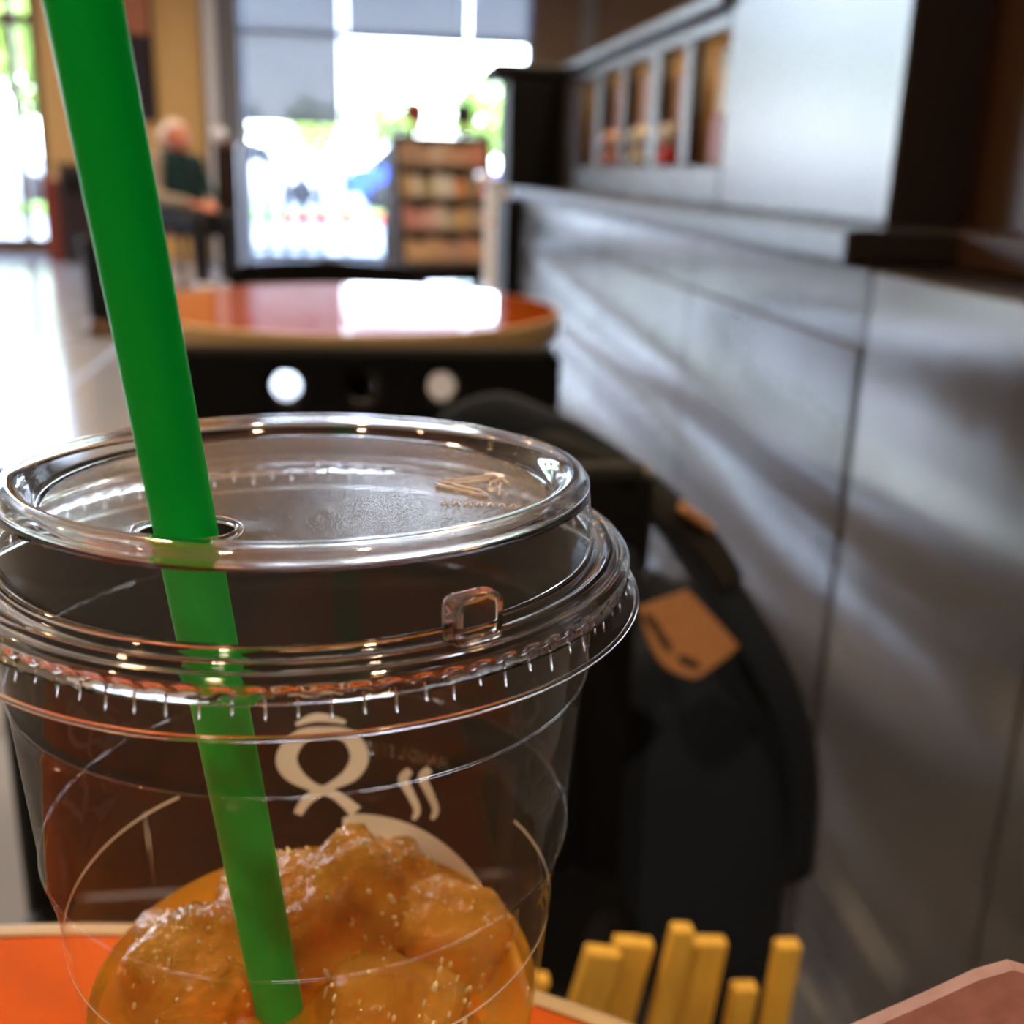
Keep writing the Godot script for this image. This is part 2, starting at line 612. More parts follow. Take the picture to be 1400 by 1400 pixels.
func make_cup() -> void:
	var t := thing("plastic_cup", "clear plastic tumbler of iced tea standing on the orange table", "cup", CUP)
	var prof := []
	for q in [[0, -110.5], [31.0, -110.5], [32.5, -112.6], [33.6, -112.6], [34.5, -111.0]]:
		prof.append(Vector2(q[0], q[1]) * MM)
	var hs := [-75.0, -60.0, -50.0, -47.0, -45.5, -44.0, -42.5, -41.0, -39.8, -38.6, -30.0, -20.0, -15.0, -12.2, -11.4, -10.6, -9.0, -4.0, 0.0, 3.0]
	for h in hs:
		var r := cup_r(h)
		if h == -39.8:
			r += 0.35
		if h == -11.4:
			r += 0.4
		prof.append(Vector2(r, h) * MM)
	for q in [[45.6, 4.6], [46.6, 5.2], [47.2, 4.7], [47.0, 4.0]]:
		prof.append(Vector2(q[0], q[1]) * MM)
	obj("wall", lathe(prof, 200), M.cup, t)
	for h in [-39.6, -11.4]:
		var ringp := []
		for k in 140:
			var a := TAU * k / 140
			var r := cup_r(h) + 0.1
			ringp.append(Vector3(sin(a) * r, h, cos(a) * r) * MM)
		obj("moulded_ring", tube(ringp, 0.16 * MM, 6, true), M.cup, t)
	# printing
	var st := begin(false)
	var line := []
	for k in 43:
		line.append(Vector3(114.0 - k * 6.0, -55.6 + 0.5 * sin(k * 0.2), 0.28))
	add_stroke(st, line)
	obj("printed_line", done(st), M.print_white, t)
	st = begin(false)
	# looped ribbon on the far wall
	add_stroke(st, [Vector3(-172.5, -66.0, 0.9), Vector3(-176.0, -62.8, 1.1), Vector3(-182.5, -60.4, 0.9), Vector3(-188.5, -57.6, 1.6), Vector3(-191.0, -53.6, 1.9), Vector3(-188.0, -49.5, 1.6), Vector3(-181.0, -48.2, 1.0), Vector3(-174.0, -49.2, 1.6), Vector3(-170.0, -53.0, 2.1), Vector3(-171.5, -56.8, 1.8), Vector3(-177.0, -60.2, 1.0), Vector3(-184.0, -62.4, 1.0), Vector3(-190.0, -66.0, 1.5)])
	add_stroke(st, [Vector3(-173, -46.4, 0.4), Vector3(-179, -45.3, 0.9), Vector3(-187, -46.4, 0.4)])
	obj("ribbon_print", done(st), M.print_white, t)
	st = begin(false)
	for o in [0.0, 6.2]:
		add_stroke(st, [Vector3(153.5 - o, -55.2 + o * 0.2, 0.7), Vector3(155.5 - o, -57.6 + o * 0.2, 1.1), Vector3(153.0 - o, -60.6 + o * 0.2, 1.0), Vector3(150.8 - o, -63.6 + o * 0.2, 0.8), Vector3(152.0 - o, -66.0 + o * 0.2, 0.4)])
	obj("wave_print", done(st), M.print_white, t)
	# broad white patch, its top edge an arc
	st = begin(false)
	for k in 24:
		var a0 := 174.0 - k * 2.0
		var top := func(a: float) -> float: return -66.4 - 0.0045 * pow(maxf(0.0, 166.0 - a), 2.0) - 0.03 * pow(maxf(0.0, a - 168.0), 2.0)
		for s in 4:
			var f0 := s / 4.0
			var f1 := (s + 1) / 4.0
			var q := []
			for e in [[a0, f0], [a0, f1], [a0 - 2.0, f1], [a0 - 2.0, f0]]:
				q.append(on_cup(e[0], lerpf(top.call(e[0]), -82.0, e[1])))
			quad(st, q[0], q[1], q[2], q[3])
	obj("white_patch_print", done(st), M.print_white, t)
	# moulded words on the far side of the wall, read from outside
	var word := "HANDLING"
	var font := SystemFont.new()
	font.font_names = PackedStringArray(["Droid Sans"])
	var bag := SurfaceTool.new()
	bag.begin(Mesh.PRIMITIVE_TRIANGLES)
	for i in word.length():
		var tm := TextMesh.new()
		tm.text = word[i]
		tm.font = font
		tm.font_size = 16
		tm.pixel_size = 0.00021
		tm.depth = 0.0003
		var a := deg_to_rad(143.0 + i * 3.3)
		var h := -52.0 + 0.0 * i
		var pos := Vector3(sin(a), 0, cos(a)) * (cup_r(h) + 0.2) * MM + Vector3(0, h, 0) * MM
		bag.append_from(tm, 0, Transform3D(Basis(Vector3.UP, a), pos))
	obj("moulded_lettering", bag.commit(), M.solid_clear, t)
	# the drink
	var tea := thing("iced_tea", "amber iced tea filling the lower half of the clear cup", "tea", CUP)
	prof = []
	for q in [[0, -110.2], [30.8, -110.2], [33.6, -110.0]]:
		prof.append(Vector2(q[0], q[1]) * MM)
	for h in [-100.0, -90.0, -80.0, -73.4]:
		prof.append(Vector2(cup_r(h) - 0.45, h) * MM)
	for q in [[37.2, -73.9], [36.0, -74.2], [0, -74.2]]:
		prof.append(Vector2(q[0], q[1]) * MM)
	obj("tea_surface", lathe(prof, 120), M.tea, tea)

func make_ice() -> void:
	var spots := [
		[Vector3(4, -69, -9), 12.5, 0.3, "topmost amber ice cube, just right of the straw"],
		[Vector3(-20, -72, 2), 11.0, 0.9, "ice cube left of the straw with a wet bright edge"],
		[Vector3(12, -76, 12), 12.0, 0.2, "large ice cube right of the straw towards the front"],
		[Vector3(23, -75, -6), 10.5, 1.1, "ice cube against the cup's right wall below the white print"],
		[Vector3(-24, -86, 14), 11.0, 0.6, "low ice cube at the front left wall"],
		[Vector3(-25, -80, -14), 9.5, 0.2, "small ice cube at the back left wall"],
		[Vector3(12, -75, -24), 9.5, 0.5, "ice cube at the back in front of the white print"],
		[Vector3(-9, -76, -21), 10.5, 1.2, "ice cube at the back behind the straw"],
		[Vector3(24, -92, 14), 10.5, 0.8, "lowest ice cube at the front right wall"],
		[Vector3(-4, -92, -10), 11.0, 0.4, "sunken ice cube behind the straw's lower end"],
	]
	for i in spots.size():
		var s: Array = spots[i]
		var m := lump(Vector3(s[1], s[1] * 0.92, s[1] * 0.97) * MM, 3.6, 0.16, 100 + i, 26, 40)
		var o := obj("ice_cube", m, M.ice, null, CUP + s[0] * MM)
		o.rotation = Vector3(0.35 * sin(i * 2.3), s[2], 0.4 * cos(i * 1.7))
		tag(o, s[3], "ice cube", "ice cubes in the tea")
		# added metallic specks that stand in for gold glints on the ice
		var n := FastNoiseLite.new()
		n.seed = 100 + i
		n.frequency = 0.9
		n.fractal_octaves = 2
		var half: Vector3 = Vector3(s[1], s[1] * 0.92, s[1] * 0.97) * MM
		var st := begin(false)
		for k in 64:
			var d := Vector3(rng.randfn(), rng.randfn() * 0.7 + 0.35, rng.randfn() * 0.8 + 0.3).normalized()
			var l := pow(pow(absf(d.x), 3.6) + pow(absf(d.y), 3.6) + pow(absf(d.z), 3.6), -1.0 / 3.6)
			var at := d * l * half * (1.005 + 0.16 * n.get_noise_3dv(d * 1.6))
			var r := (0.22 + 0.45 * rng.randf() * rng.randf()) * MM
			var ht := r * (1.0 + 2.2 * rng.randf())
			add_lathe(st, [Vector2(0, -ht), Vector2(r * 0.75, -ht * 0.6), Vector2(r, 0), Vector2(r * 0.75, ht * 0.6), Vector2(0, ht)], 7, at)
		var glint := obj("glint_beads", done(st), M.glint_bead, o)
		glint.set_meta("kind", "stuff")

func make_straw() -> void:
	var a := Vector3(-0.027, 0.94, -0.127)
	var b := Vector3(-0.015, 0.798, -0.153)
	var d := (b - a).normalized()
	var top := a - d * 0.03
	var low := a + d * 0.1815
	var o := thing("straw", "bright green plastic drinking straw slanting down through the clear lid", "straw", low)
	var st := begin(false)
	var n := 40
	for r in [[3.95, 1], [3.45, -1]]:
		add_tube(st, [top - low, Vector3.ZERO] if r[1] > 0 else [Vector3.ZERO, top - low], r[0] * MM, n, false, false)
	obj("tube", done(st), M.straw, o)
	for e in [[top - low, -1.0], [Vector3.ZERO, 1.0]]:
		var ringp := []
		var u := d.cross(Vector3.RIGHT).normalized()
		var v := d.cross(u)
		for k in 32:
			var g := TAU * k / 32
			ringp.append(e[0] + (u * cos(g) + v * sin(g)) * 3.7 * MM)
		obj("cut_end", tube(ringp, 0.26 * MM, 6, true), M.straw, o)

# ---------------------------------------------------------------- furniture
func make_table(at: Vector3, R: float, label: String) -> Node3D:
	var t := thing("round_table", label, "table", at, "orange round café tables")
	obj("tabletop", lathe([Vector2(0, 0.72), Vector2(R - 0.012, 0.72), Vector2(R - 0.006, 0.726), Vector2(R - 0.006, 0.7512), Vector2(0, 0.7512)], 128, Vector3.ZERO, true), M.orange, t)
	obj("wooden_edge", lathe([Vector2(R - 0.006, 0.722), Vector2(R - 0.001, 0.720), Vector2(R, 0.726), Vector2(R, 0.746), Vector2(R - 0.001, 0.7508), Vector2(R - 0.003, 0.7516), Vector2(R - 0.006, 0.7516)], 128), M.wood_edge, t)
	obj("pedestal", lathe([Vector2(0, 0.02), Vector2(0.06, 0.02), Vector2(0.035, 0.06), Vector2(0.03, 0.1), Vector2(0.03, 0.66), Vector2(0.05, 0.69), Vector2(0.12, 0.72), Vector2(0, 0.72)], 32), M.black_metal, t)
	obj("base", lathe([Vector2(0, 0), Vector2(0.21, 0), Vector2(0.215, 0.01), Vector2(0.2, 0.02), Vector2(0.05, 0.04), Vector2(0, 0.04)], 48), M.black_metal, t)
	return t

func chair_shape(o: Node3D, w: float, h: float, open := false) -> void:
	# local: seat towards +z, back at z = 0
	var hw := w / 2.0
	# back panel with three round holes
	var outer := PackedVector2Array()
	for c in [[hw - 0.04, h - 0.03, 0], [-hw + 0.04, h - 0.03, 1], [-hw + 0.02, 0.47, 2], [hw - 0.02, 0.47, 3]]:
		var r := 0.03 if c[1] > 0.6 else 0.015
		for k in 7:
			var a: float = PI / 2 * c[2] + PI / 2 * k / 6.0
			outer.append(Vector2(c[0] + cos(a) * r, c[1] + sin(a) * r))
	var st := begin()
	if open:
		add_prism(st, PackedVector2Array([Vector2(-hw, h - 0.12), Vector2(hw, h - 0.12), Vector2(hw, h - 0.03), Vector2(hw - 0.025, h - 0.008), Vector2(0, h), Vector2(-hw + 0.025, h - 0.008), Vector2(-hw, h - 0.03)]), -0.01, 0.01)
	# the panel is laid out as columns round each hole so that the holes stay open
	var hy := h - 0.033
	var hr := 0.024
	var xs := [-0.083, 0.0, 0.076]
	var edges := [-hw, (xs[0] + xs[1]) / 2, (xs[1] + xs[2]) / 2, hw]
	var y0 := hy - 0.03
	var y1 := h
	for i in (0 if open else 3):
		var n := 40
		for k in n:
			var a0 := TAU * k / n
			var a1 := TAU * (k + 1) / n
			var inn := [Vector2(xs[i] + cos(a0) * hr, hy + sin(a0) * hr), Vector2(xs[i] + cos(a1) * hr, hy + sin(a1) * hr)]
			var out := []
			for a in [a0, a1]:
				var c := Vector2(cos(a), sin(a))
				var sx: float = (edges[i + 1] - xs[i]) / c.x if c.x > 1e-6 else ((edges[i] - xs[i]) / c.x if c.x < -1e-6 else 1e9)
				var sy: float = (y1 - hy) / c.y if c.y > 1e-6 else ((y0 - hy) / c.y if c.y < -1e-6 else 1e9)
				out.append(Vector2(xs[i], hy) + c * minf(sx, sy))
			for z in [[0.009, false], [-0.009, true]]:
				var q := [Vector3(inn[0].x, inn[0].y, z[0]), Vector3(out[0].x, out[0].y, z[0]), Vector3(out[1].x, out[1].y, z[0]), Vector3(inn[1].x, inn[1].y, z[0])]
				if z[1]:
					q.reverse()
				quad(st, q[0], q[1], q[2], q[3])
			quad(st, Vector3(inn[0].x, inn[0].y, -0.009), Vector3(inn[0].x, inn[0].y, 0.009), Vector3(inn[1].x, inn[1].y, 0.009), Vector3(inn[1].x, inn[1].y, -0.009))
	for e in [] if open else [[Vector3(-hw, y1, 0), Vector3(hw, y1, 0)], [Vector3(-hw, y0, 0), Vector3(-hw, y1, 0)], [Vector3(hw, y0, 0), Vector3(hw, y1, 0)]]:
		add_tube(st, e, 0.009, 8)
	obj("top_rail", done(st), M.black_wood, o)
	# rings lining the holes
	for i in (0 if open else 3):
		var ringp := []
		for k in 32:
			var a := TAU * k / 32
			ringp.append(Vector3(xs[i] + cos(a) * hr, hy + sin(a) * hr, 0))
		obj("hole_ring", tube(ringp, 0.004, 8, true, 2.4, Vector3.BACK), M.black_metal, o)
	if not open:
		obj("back_panel", box(Vector3(0, (y0 + 0.452) / 2, 0), Vector3(w - 0.03, y0 - 0.452, 0.016), 0.005), M.black_wood, o)
	obj("seat", box(Vector3(0, 0.44, 0.19), Vector3(w, 0.03, 0.38), 0.01), M.black_wood, o)
	obj("apron", box(Vector3(0, 0.405, 0.19), Vector3(w - 0.06, 0.05, 0.32), 0.004), M.black_wood, o)
	for sx in [-1.0, 1.0]:
		obj("back_leg", box(Vector3(sx * (hw - 0.015), (y0 + 0.0) / 2, -0.002), Vector3(0.03, y0, 0.034), 0.005), M.black_wood, o)
		obj("front_leg", box(Vector3(sx * (hw - 0.025), 0.2125, 0.35), Vector3(0.03, 0.425, 0.03), 0.005), M.black_wood, o)
		obj("stretcher", box(Vector3(sx * (hw - 0.02), 0.16, 0.175), Vector3(0.018, 0.025, 0.33), 0.004), M.black_wood, o)

# ---------------------------------------------------------------- build
func _ready() -> void:
	rng.seed = 7
	# camera
	var cam := Camera3D.new()
	cam.name = "camera"
	var at := CameraAttributesPhysical.new()
	at.frustum_focal_length = 37.5
	at.frustum_focus_distance = 0.148
	at.frustum_near = 0.02
	at.frustum_far = 300.0
	at.exposure_aperture = 17.0
	cam.attributes = at
	cam.basis = Basis(Vector3.UP, -0.146051) * Basis(Vector3.RIGHT, -0.302) * Basis(Vector3.BACK, 0.03)
	cam.position = Vector3(0, 0.925, 0)
	cam.fov = 50.03
	add_child(cam)
	cam.current = true
	# sky, sun, exposure
	var env := Environment.new()
	var sky := Sky.new()
	var sm := ProceduralSkyMaterial.new()
	sm.sky_top_color = Color(0.62, 0.74, 0.92)
	sm.sky_horizon_color = Color(0.92, 0.96, 1.0)
	sm.ground_bottom_color = Color(0.4, 0.4, 0.38)
	sm.ground_horizon_color = Color(0.7, 0.72, 0.72)
	sm.sky_energy_multiplier = 4.0
	sm.ground_energy_multiplier = 3.0
	sm.sun_angle_max = 1.0
	sky.sky_material = sm
	env.background_mode = Environment.BG_SKY
	env.sky = sky
	env.tonemap_mode = Environment.TONE_MAPPER_LINEAR
	env.tonemap_exposure = 1.0
	env.sdfgi_enabled = true
	env.ssao_enabled = true
	env.ssil_enabled = true
	var we := WorldEnvironment.new()
	we.name = "environment"
	we.environment = env
	add_child(we)
	var sun := DirectionalLight3D.new()
	sun.name = "sun"
	sun.light_energy = 4.0
	sun.light_color = Color(1.0, 0.96, 0.88)
	sun.light_angular_distance = 0.53
	sun.shadow_enabled = true
	sun.rotation_degrees = Vector3(-52, 25, 0)
	add_child(sun)
	make_materials()
	build_room()
	build_outside()
	build_right_side()
	build_far_things()
	build_near_things()

func lamp(p: Vector3, e: float, label: String) -> void:
	var t := thing("ceiling_lamp", label, "lamp", p, "recessed lamps in the café ceiling")
	obj("trim_ring", lathe([Vector2(0.10, 0.0), Vector2(0.125, -0.012), Vector2(0.14, -0.004), Vector2(0.14, 0.0)], 32), M.white_metal, t)
	obj("glowing_lens", lathe([Vector2(0, -0.006), Vector2(0.1, -0.006), Vector2(0.1, 0.0), Vector2(0, 0.0)], 24, Vector3.ZERO, true), glow(Color(1.0, 0.70, 0.32), 30.0), t)
	var l := SpotLight3D.new()
	l.name = "lamp_light"
	l.light_color = Color(1.0, 0.89, 0.73)
	l.light_energy = e
	l.light_size = 0.1
	l.spot_angle = 65
	l.spot_range = 30
	l.spot_attenuation = 2
	l.shadow_enabled = true
	l.position = Vector3(0, -0.03, 0)
	l.rotation_degrees = Vector3(-90, 0, 0)
	t.add_child(l, true)

func build_room() -> void:
	var H := 3.7
	# floor
	var fl := struct("floor", span(Vector3(-9, -0.15, -11.6), Vector3(6, -0.008, 4)), M.grout)
	var tl := box(Vector3.ZERO, Vector3(0.594, 0.012, 0.594), 0.002)
	var rest := begin()
	for i in range(-15, 10):
		for k in range(-20, 7):
			var c := Vector3(i * 0.6 + 0.3, -0.006, k * 0.6 + 0.3)
			if c.z < -11.5 or c.x < -8.8:
				continue
			if c.x > -3.8 and c.x < 1.6 and c.z < -0.6:
				obj("tile", tl, M.tile, fl, c)
			else:
				add_box(rest, c, Vector3(0.594, 0.012, 0.594), 0.002)
	var rt := obj("tile_field", done(rest), M.tile, fl)
	rt.set_meta("kind", "stuff")
	struct("ceiling", span(Vector3(-9.2, H, -11.8), Vector3(6.2, H + 0.2, 4.2)), M.ceiling)
	struct("wall_left", span(Vector3(-9.2, -0.15, -11.8), Vector3(-9, H, 4.2)), M.yellow_wall)
	struct("wall_right", span(Vector3(6, -0.15, -11.8), Vector3(6.2, H, 4.2)), M.brown_wall)
	struct("wall_back", span(Vector3(-9, -0.15, 4), Vector3(6, H, 4.2)), M.brown_wall)
	# front wall in pieces round the glazing
	var z0 := -11.7
	var z1 := -11.5
	struct("wall_front", span(Vector3(-2.88, -0.15, z0), Vector3(-1.40, H, z1)), M.yellow_wall)
	struct("wall_front", span(Vector3(-1.40, -0.15, z0 - 0.05), Vector3(-1.05, H, z1 + 0.1)), M.gray_metal)
	struct("wall_front", span(Vector3(1.75, -0.15, z0), Vector3(6, H, z1)), M.brown_wall)
	struct("wall_front", span(Vector3(-9, 3.3, z0), Vector3(1.75, H, z1)), M.brown_wall)
	struct("trim_1", span(Vector3(2.24, 0, z1), Vector3(2.37, H, z1 + 0.04), 0.005), M.gray_metal)
	struct("trim_2", span(Vector3(-1.36, 0, z1 + 0.1), Vector3(-1.26, H, z1 + 0.13), 0.005), M.white_metal)
	# window
	var fr := begin()
	for x in [-1.03, -0.08, 1.10, 1.73]:
		add_box(fr, Vector3(x, 1.65, z1 - 0.08), Vector3(0.045, 3.3, 0.09), 0.004)
	for y in [0.03, 2.12, 3.27]:
		add_box(fr, Vector3(0.35, y, z1 - 0.08), Vector3(2.8, 0.06, 0.085), 0.004)
	var win := struct("window_1", done(fr), M.gray_metal)
	for x in [[-1.0, -0.1], [-0.06, 1.08], [1.12, 1.71]]:
		obj("pane", box(Vector3((x[0] + x[1]) / 2, 1.07, z1 - 0.08), Vector3(x[1] - x[0], 2.04, 0.006)), M.glass, win)
		obj("pane", box(Vector3((x[0] + x[1]) / 2, 2.7, z1 - 0.08), Vector3(x[1] - x[0], 1.08, 0.006)), M.glass, win)
	for s in [[-1.0, -0.11, 1.30, "long grey roller shade drawn half way down the left window bay"], [-0.05, 1.07, 2.14, "short grey roller shade above the brightest window bay"], [1.13, 1.70, 2.14, "narrow short roller shade beside the brown wall"]]:
		var t := thing("roller_shade", s[3], "window shade", Vector3(s[0], s[2], z1 + 0.02), "roller shades in the front window")
		var w: float = s[1] - s[0]
		obj("fabric", box(Vector3(w / 2, (3.25 - s[2]) / 2, 0), Vector3(w, 3.25 - s[2], 0.003)), M.shade, t)
		obj("hem_bar", box(Vector3(w / 2, 0.0, 0), Vector3(w, 0.02, 0.014), 0.004), M.gray_metal, t)
		obj("roller", box(Vector3(w / 2, 3.25 - s[2], 0), Vector3(w, 0.07, 0.06), 0.01), M.gray_metal, t)
	# glazed doors at the left
	var wood := pbr(Color(0.42, 0.33, 0.24), 0.5)
	fr = begin()
	for x in [-8.97, -7.8, -6.5, -5.3, -4.2, -3.14, -2.92]:
		add_box(fr, Vector3(x, 1.65, z1 - 0.06), Vector3(0.08, 3.3, 0.1), 0.005)
	for y in [2.12, 3.26]:
		add_box(fr, Vector3(-5.94, y, z1 - 0.06), Vector3(6.1, 0.09, 0.095), 0.005)
	add_box(fr, Vector3(-5.94, 0.08, z1 - 0.06), Vector3(6.1, 0.16, 0.095), 0.005)
	var door := struct("door_1", done(fr), wood)
	var px := [-8.97, -7.8, -6.5, -5.3, -4.2, -3.14, -2.92]
	for i in 6:
		obj("pane", box(Vector3((px[i] + px[i + 1]) / 2, 1.12, z1 - 0.06), Vector3(px[i + 1] - px[i] - 0.07, 1.92, 0.006)), M.glass, door)
		obj("pane", box(Vector3((px[i] + px[i + 1]) / 2, 2.69, z1 - 0.06), Vector3(px[i + 1] - px[i] - 0.07, 1.05, 0.006)), M.glass, door)
	var hd := obj("handle", tube([Vector3(-3.2, 0.9, z1 + 0.03), Vector3(-3.2, 0.9, z1 + 0.06), Vector3(-3.2, 1.25, z1 + 0.06), Vector3(-3.2, 1.25, z1 + 0.03)], 0.012, 8), M.gray_metal, door)
	hd.position = Vector3.ZERO
	# lamps
	var rows := ["over the far left tables", "over the aisle left of the tables", "over the row of round tables", "above the half wall", "behind the display cabinet"]
	var order := ["nearest the front window", "second from the front window", "third from the front window", "fourth from the front window", "farthest from the front window"]
	var xs := [-6.0, -3.4, -1.2, 1.0, 3.2]
	for i in 5:
		var zz := [-9.5, -7.0, -4.6, -2.0, 1.4]
		for k in 5:
			lamp(Vector3(xs[i], H, zz[k]), 6.0, "round warm ceiling lamp %s, %s" % [rows[i], order[k]])

func tree(p: Vector3, s: float, c: Color, label: String) -> void:
	var t := thing("tree", label, "tree", p, "trees beyond the car park")
	obj("trunk", tube([Vector3.ZERO, Vector3(0.05, s * 0.4, 0), Vector3(0, s * 0.7, 0.05)], 0.09 * s * 0.4, 8), pbr(Color(0.35, 0.27, 0.2), 0.9), t)
	var m := pbr(c, 0.9)
	m.backlight_enabled = true
	m.backlight = c * 0.6
	var st := begin(false)
	for k in 260:
		var d := Vector3(rng.randfn(), rng.randfn(), rng.randfn()).normalized() * pow(rng.randf(), 0.4)
		var q := Vector3(d.x * s * 0.34, s * 0.68 + d.y * s * 0.32, d.z * s * 0.34)
		var e := Basis.from_euler(Vector3(rng.randf() * TAU, rng.randf() * TAU, rng.randf() * TAU)) * Basis.from_scale(Vector3.ONE * s * 0.09)
		var o := [Vector3(-1, 0, 0), Vector3(0, -0.4, 0.35), Vector3(1, 0, 0), Vector3(0, 0.4, 0.35)]
		quad(st, q + e * o[0], q + e * o[1], q + e * o[2], q + e * o[3])
	obj("crown", done(st), m, t)

func car(p: Vector3, turn: float, c: Color, label: String) -> void:
	var t := thing("car", label, "car", p, "parked cars outside")
	t.rotation.y = turn
	var st := begin()
	var side := PackedVector2Array([Vector2(-2.1, 0.35), Vector2(-2.15, 0.75), Vector2(-1.9, 0.92), Vector2(-1.2, 0.98), Vector2(1.0, 0.98), Vector2(2.0, 0.82), Vector2(2.15, 0.6), Vector2(2.1, 0.32)])
	add_prism(st, side, -0.85, 0.85)
	obj("body", done(st), pbr(c, 0.3, 0.7), t)
	st = begin()
	add_prism(st, PackedVector2Array([Vector2(-1.7, 0.97), Vector2(-1.2, 1.42), Vector2(0.3, 1.45), Vector2(1.05, 0.97)]), -0.74, 0.74)
	obj("cabin_glass", done(st), pbr(Color(0.12, 0.14, 0.16), 0.1, 0.8), t)
	obj("roof", box(Vector3(-0.45, 1.46, 0), Vector3(1.5, 0.04, 1.4), 0.015), pbr(c, 0.3, 0.7), t)
	for x in [-1.35, 1.35]:
		for z in [-0.78, 0.78]:
			var w := obj("wheel", lathe([Vector2(0, -0.1), Vector2(0.28, -0.1), Vector2(0.33, -0.06), Vector2(0.33, 0.06), Vector2(0.28, 0.1), Vector2(0, 0.1)], 24), pbr(Color(0.06, 0.06, 0.06), 0.8), t)
			w.position = Vector3(x, 0.33, z)
			w.rotation.x = PI / 2

func build_outside() -> void:
	struct("ground", span(Vector3(-60, -0.3, -90), Vector3(60, -0.06, -11.75)), pbr(Color(0.52, 0.52, 0.53), 0.9))
	struct("pavement", span(Vector3(-20, -0.2, -16), Vector3(20, -0.03, -11.75)), pbr(Color(0.64, 0.63, 0.62), 0.9))
	var red := pbr(Color(0.78, 0.16, 0.12), 0.7)
	struct("kerb_red", span(Vector3(-1.2, -0.06, -20.4), Vector3(1.6, 0.10, -20.15), 0.01), red)
	struct("lawn", span(Vector3(-9, -0.06, -23), Vector3(3, 0.06, -20.4)), pbr(Color(0.42, 0.55, 0.16), 0.95))
	car(Vector3(1.9, -0.06, -27.0), 0.1, Color(0.08, 0.25, 0.72), "blue car parked outside left of the book rack")
	car(Vector3(-2.6, -0.06, -29.0), 0.0, Color(0.9, 0.9, 0.9), "white car parked outside beyond the grass strip")
	car(Vector3(-8.2, -0.06, -26.0), 0.2, Color(0.75, 0.77, 0.8), "silver car seen through the glass door")
	car(Vector3(-12.6, -0.06, -27.5), -0.1, Color(0.55, 0.1, 0.1), "dark red car parked outside far left")
	car(Vector3(6.6, -0.06, -30.0), 0.0, Color(0.85, 0.85, 0.86), "white car parked outside right of the blue car")
	var g := [Color(0.62, 0.72, 0.34), Color(0.68, 0.76, 0.36), Color(0.56, 0.66, 0.32)]
	var tp := [[-15.5, -34, 6.5, "leafy green tree farthest left outside"], [-11.0, -38, 7.0, "tall green tree behind the red car"], [-7.6, -33, 4.6, "young tree seen through the glass door"], [-4.5, -42, 3.6, "round green tree behind the white car"], [-1.5, -44, 3.4, "small tree above the red kerb"], [1.5, -45, 3.8, "yellow-green tree behind the blue car"], [5.0, -43, 4.2, "bushy tree seen right of the book rack"], [-18.0, -30, 5.0, "broad low tree at the outer edge of the car park"]]
	for i in tp.size():
		tree(Vector3(tp[i][0], -0.06, tp[i][1]), tp[i][2], g[i % 3], tp[i][3])
	# railing of upright bars on the pavement outside the window
	var r := thing("railing", "grey metal railing of upright bars outside the left window bay", "railing", Vector3(-1.12, -0.03, -12.6))
	for k in 5:
		obj("baluster", box(Vector3(k * 0.19, 0.55, 0), Vector3(0.09, 1.1, 0.04), 0.005), pbr(Color(0.30, 0.33, 0.38), 0.35, 0.6), r)
	obj("top_rail", box(Vector3(0.38, 1.12, 0), Vector3(0.85, 0.05, 0.06), 0.01), pbr(Color(0.30, 0.33, 0.38), 0.35, 0.6), r)
	obj("bottom_rail", box(Vector3(0.38, 0.08, 0), Vector3(0.85, 0.04, 0.04), 0.01), pbr(Color(0.30, 0.33, 0.38), 0.35, 0.6), r)

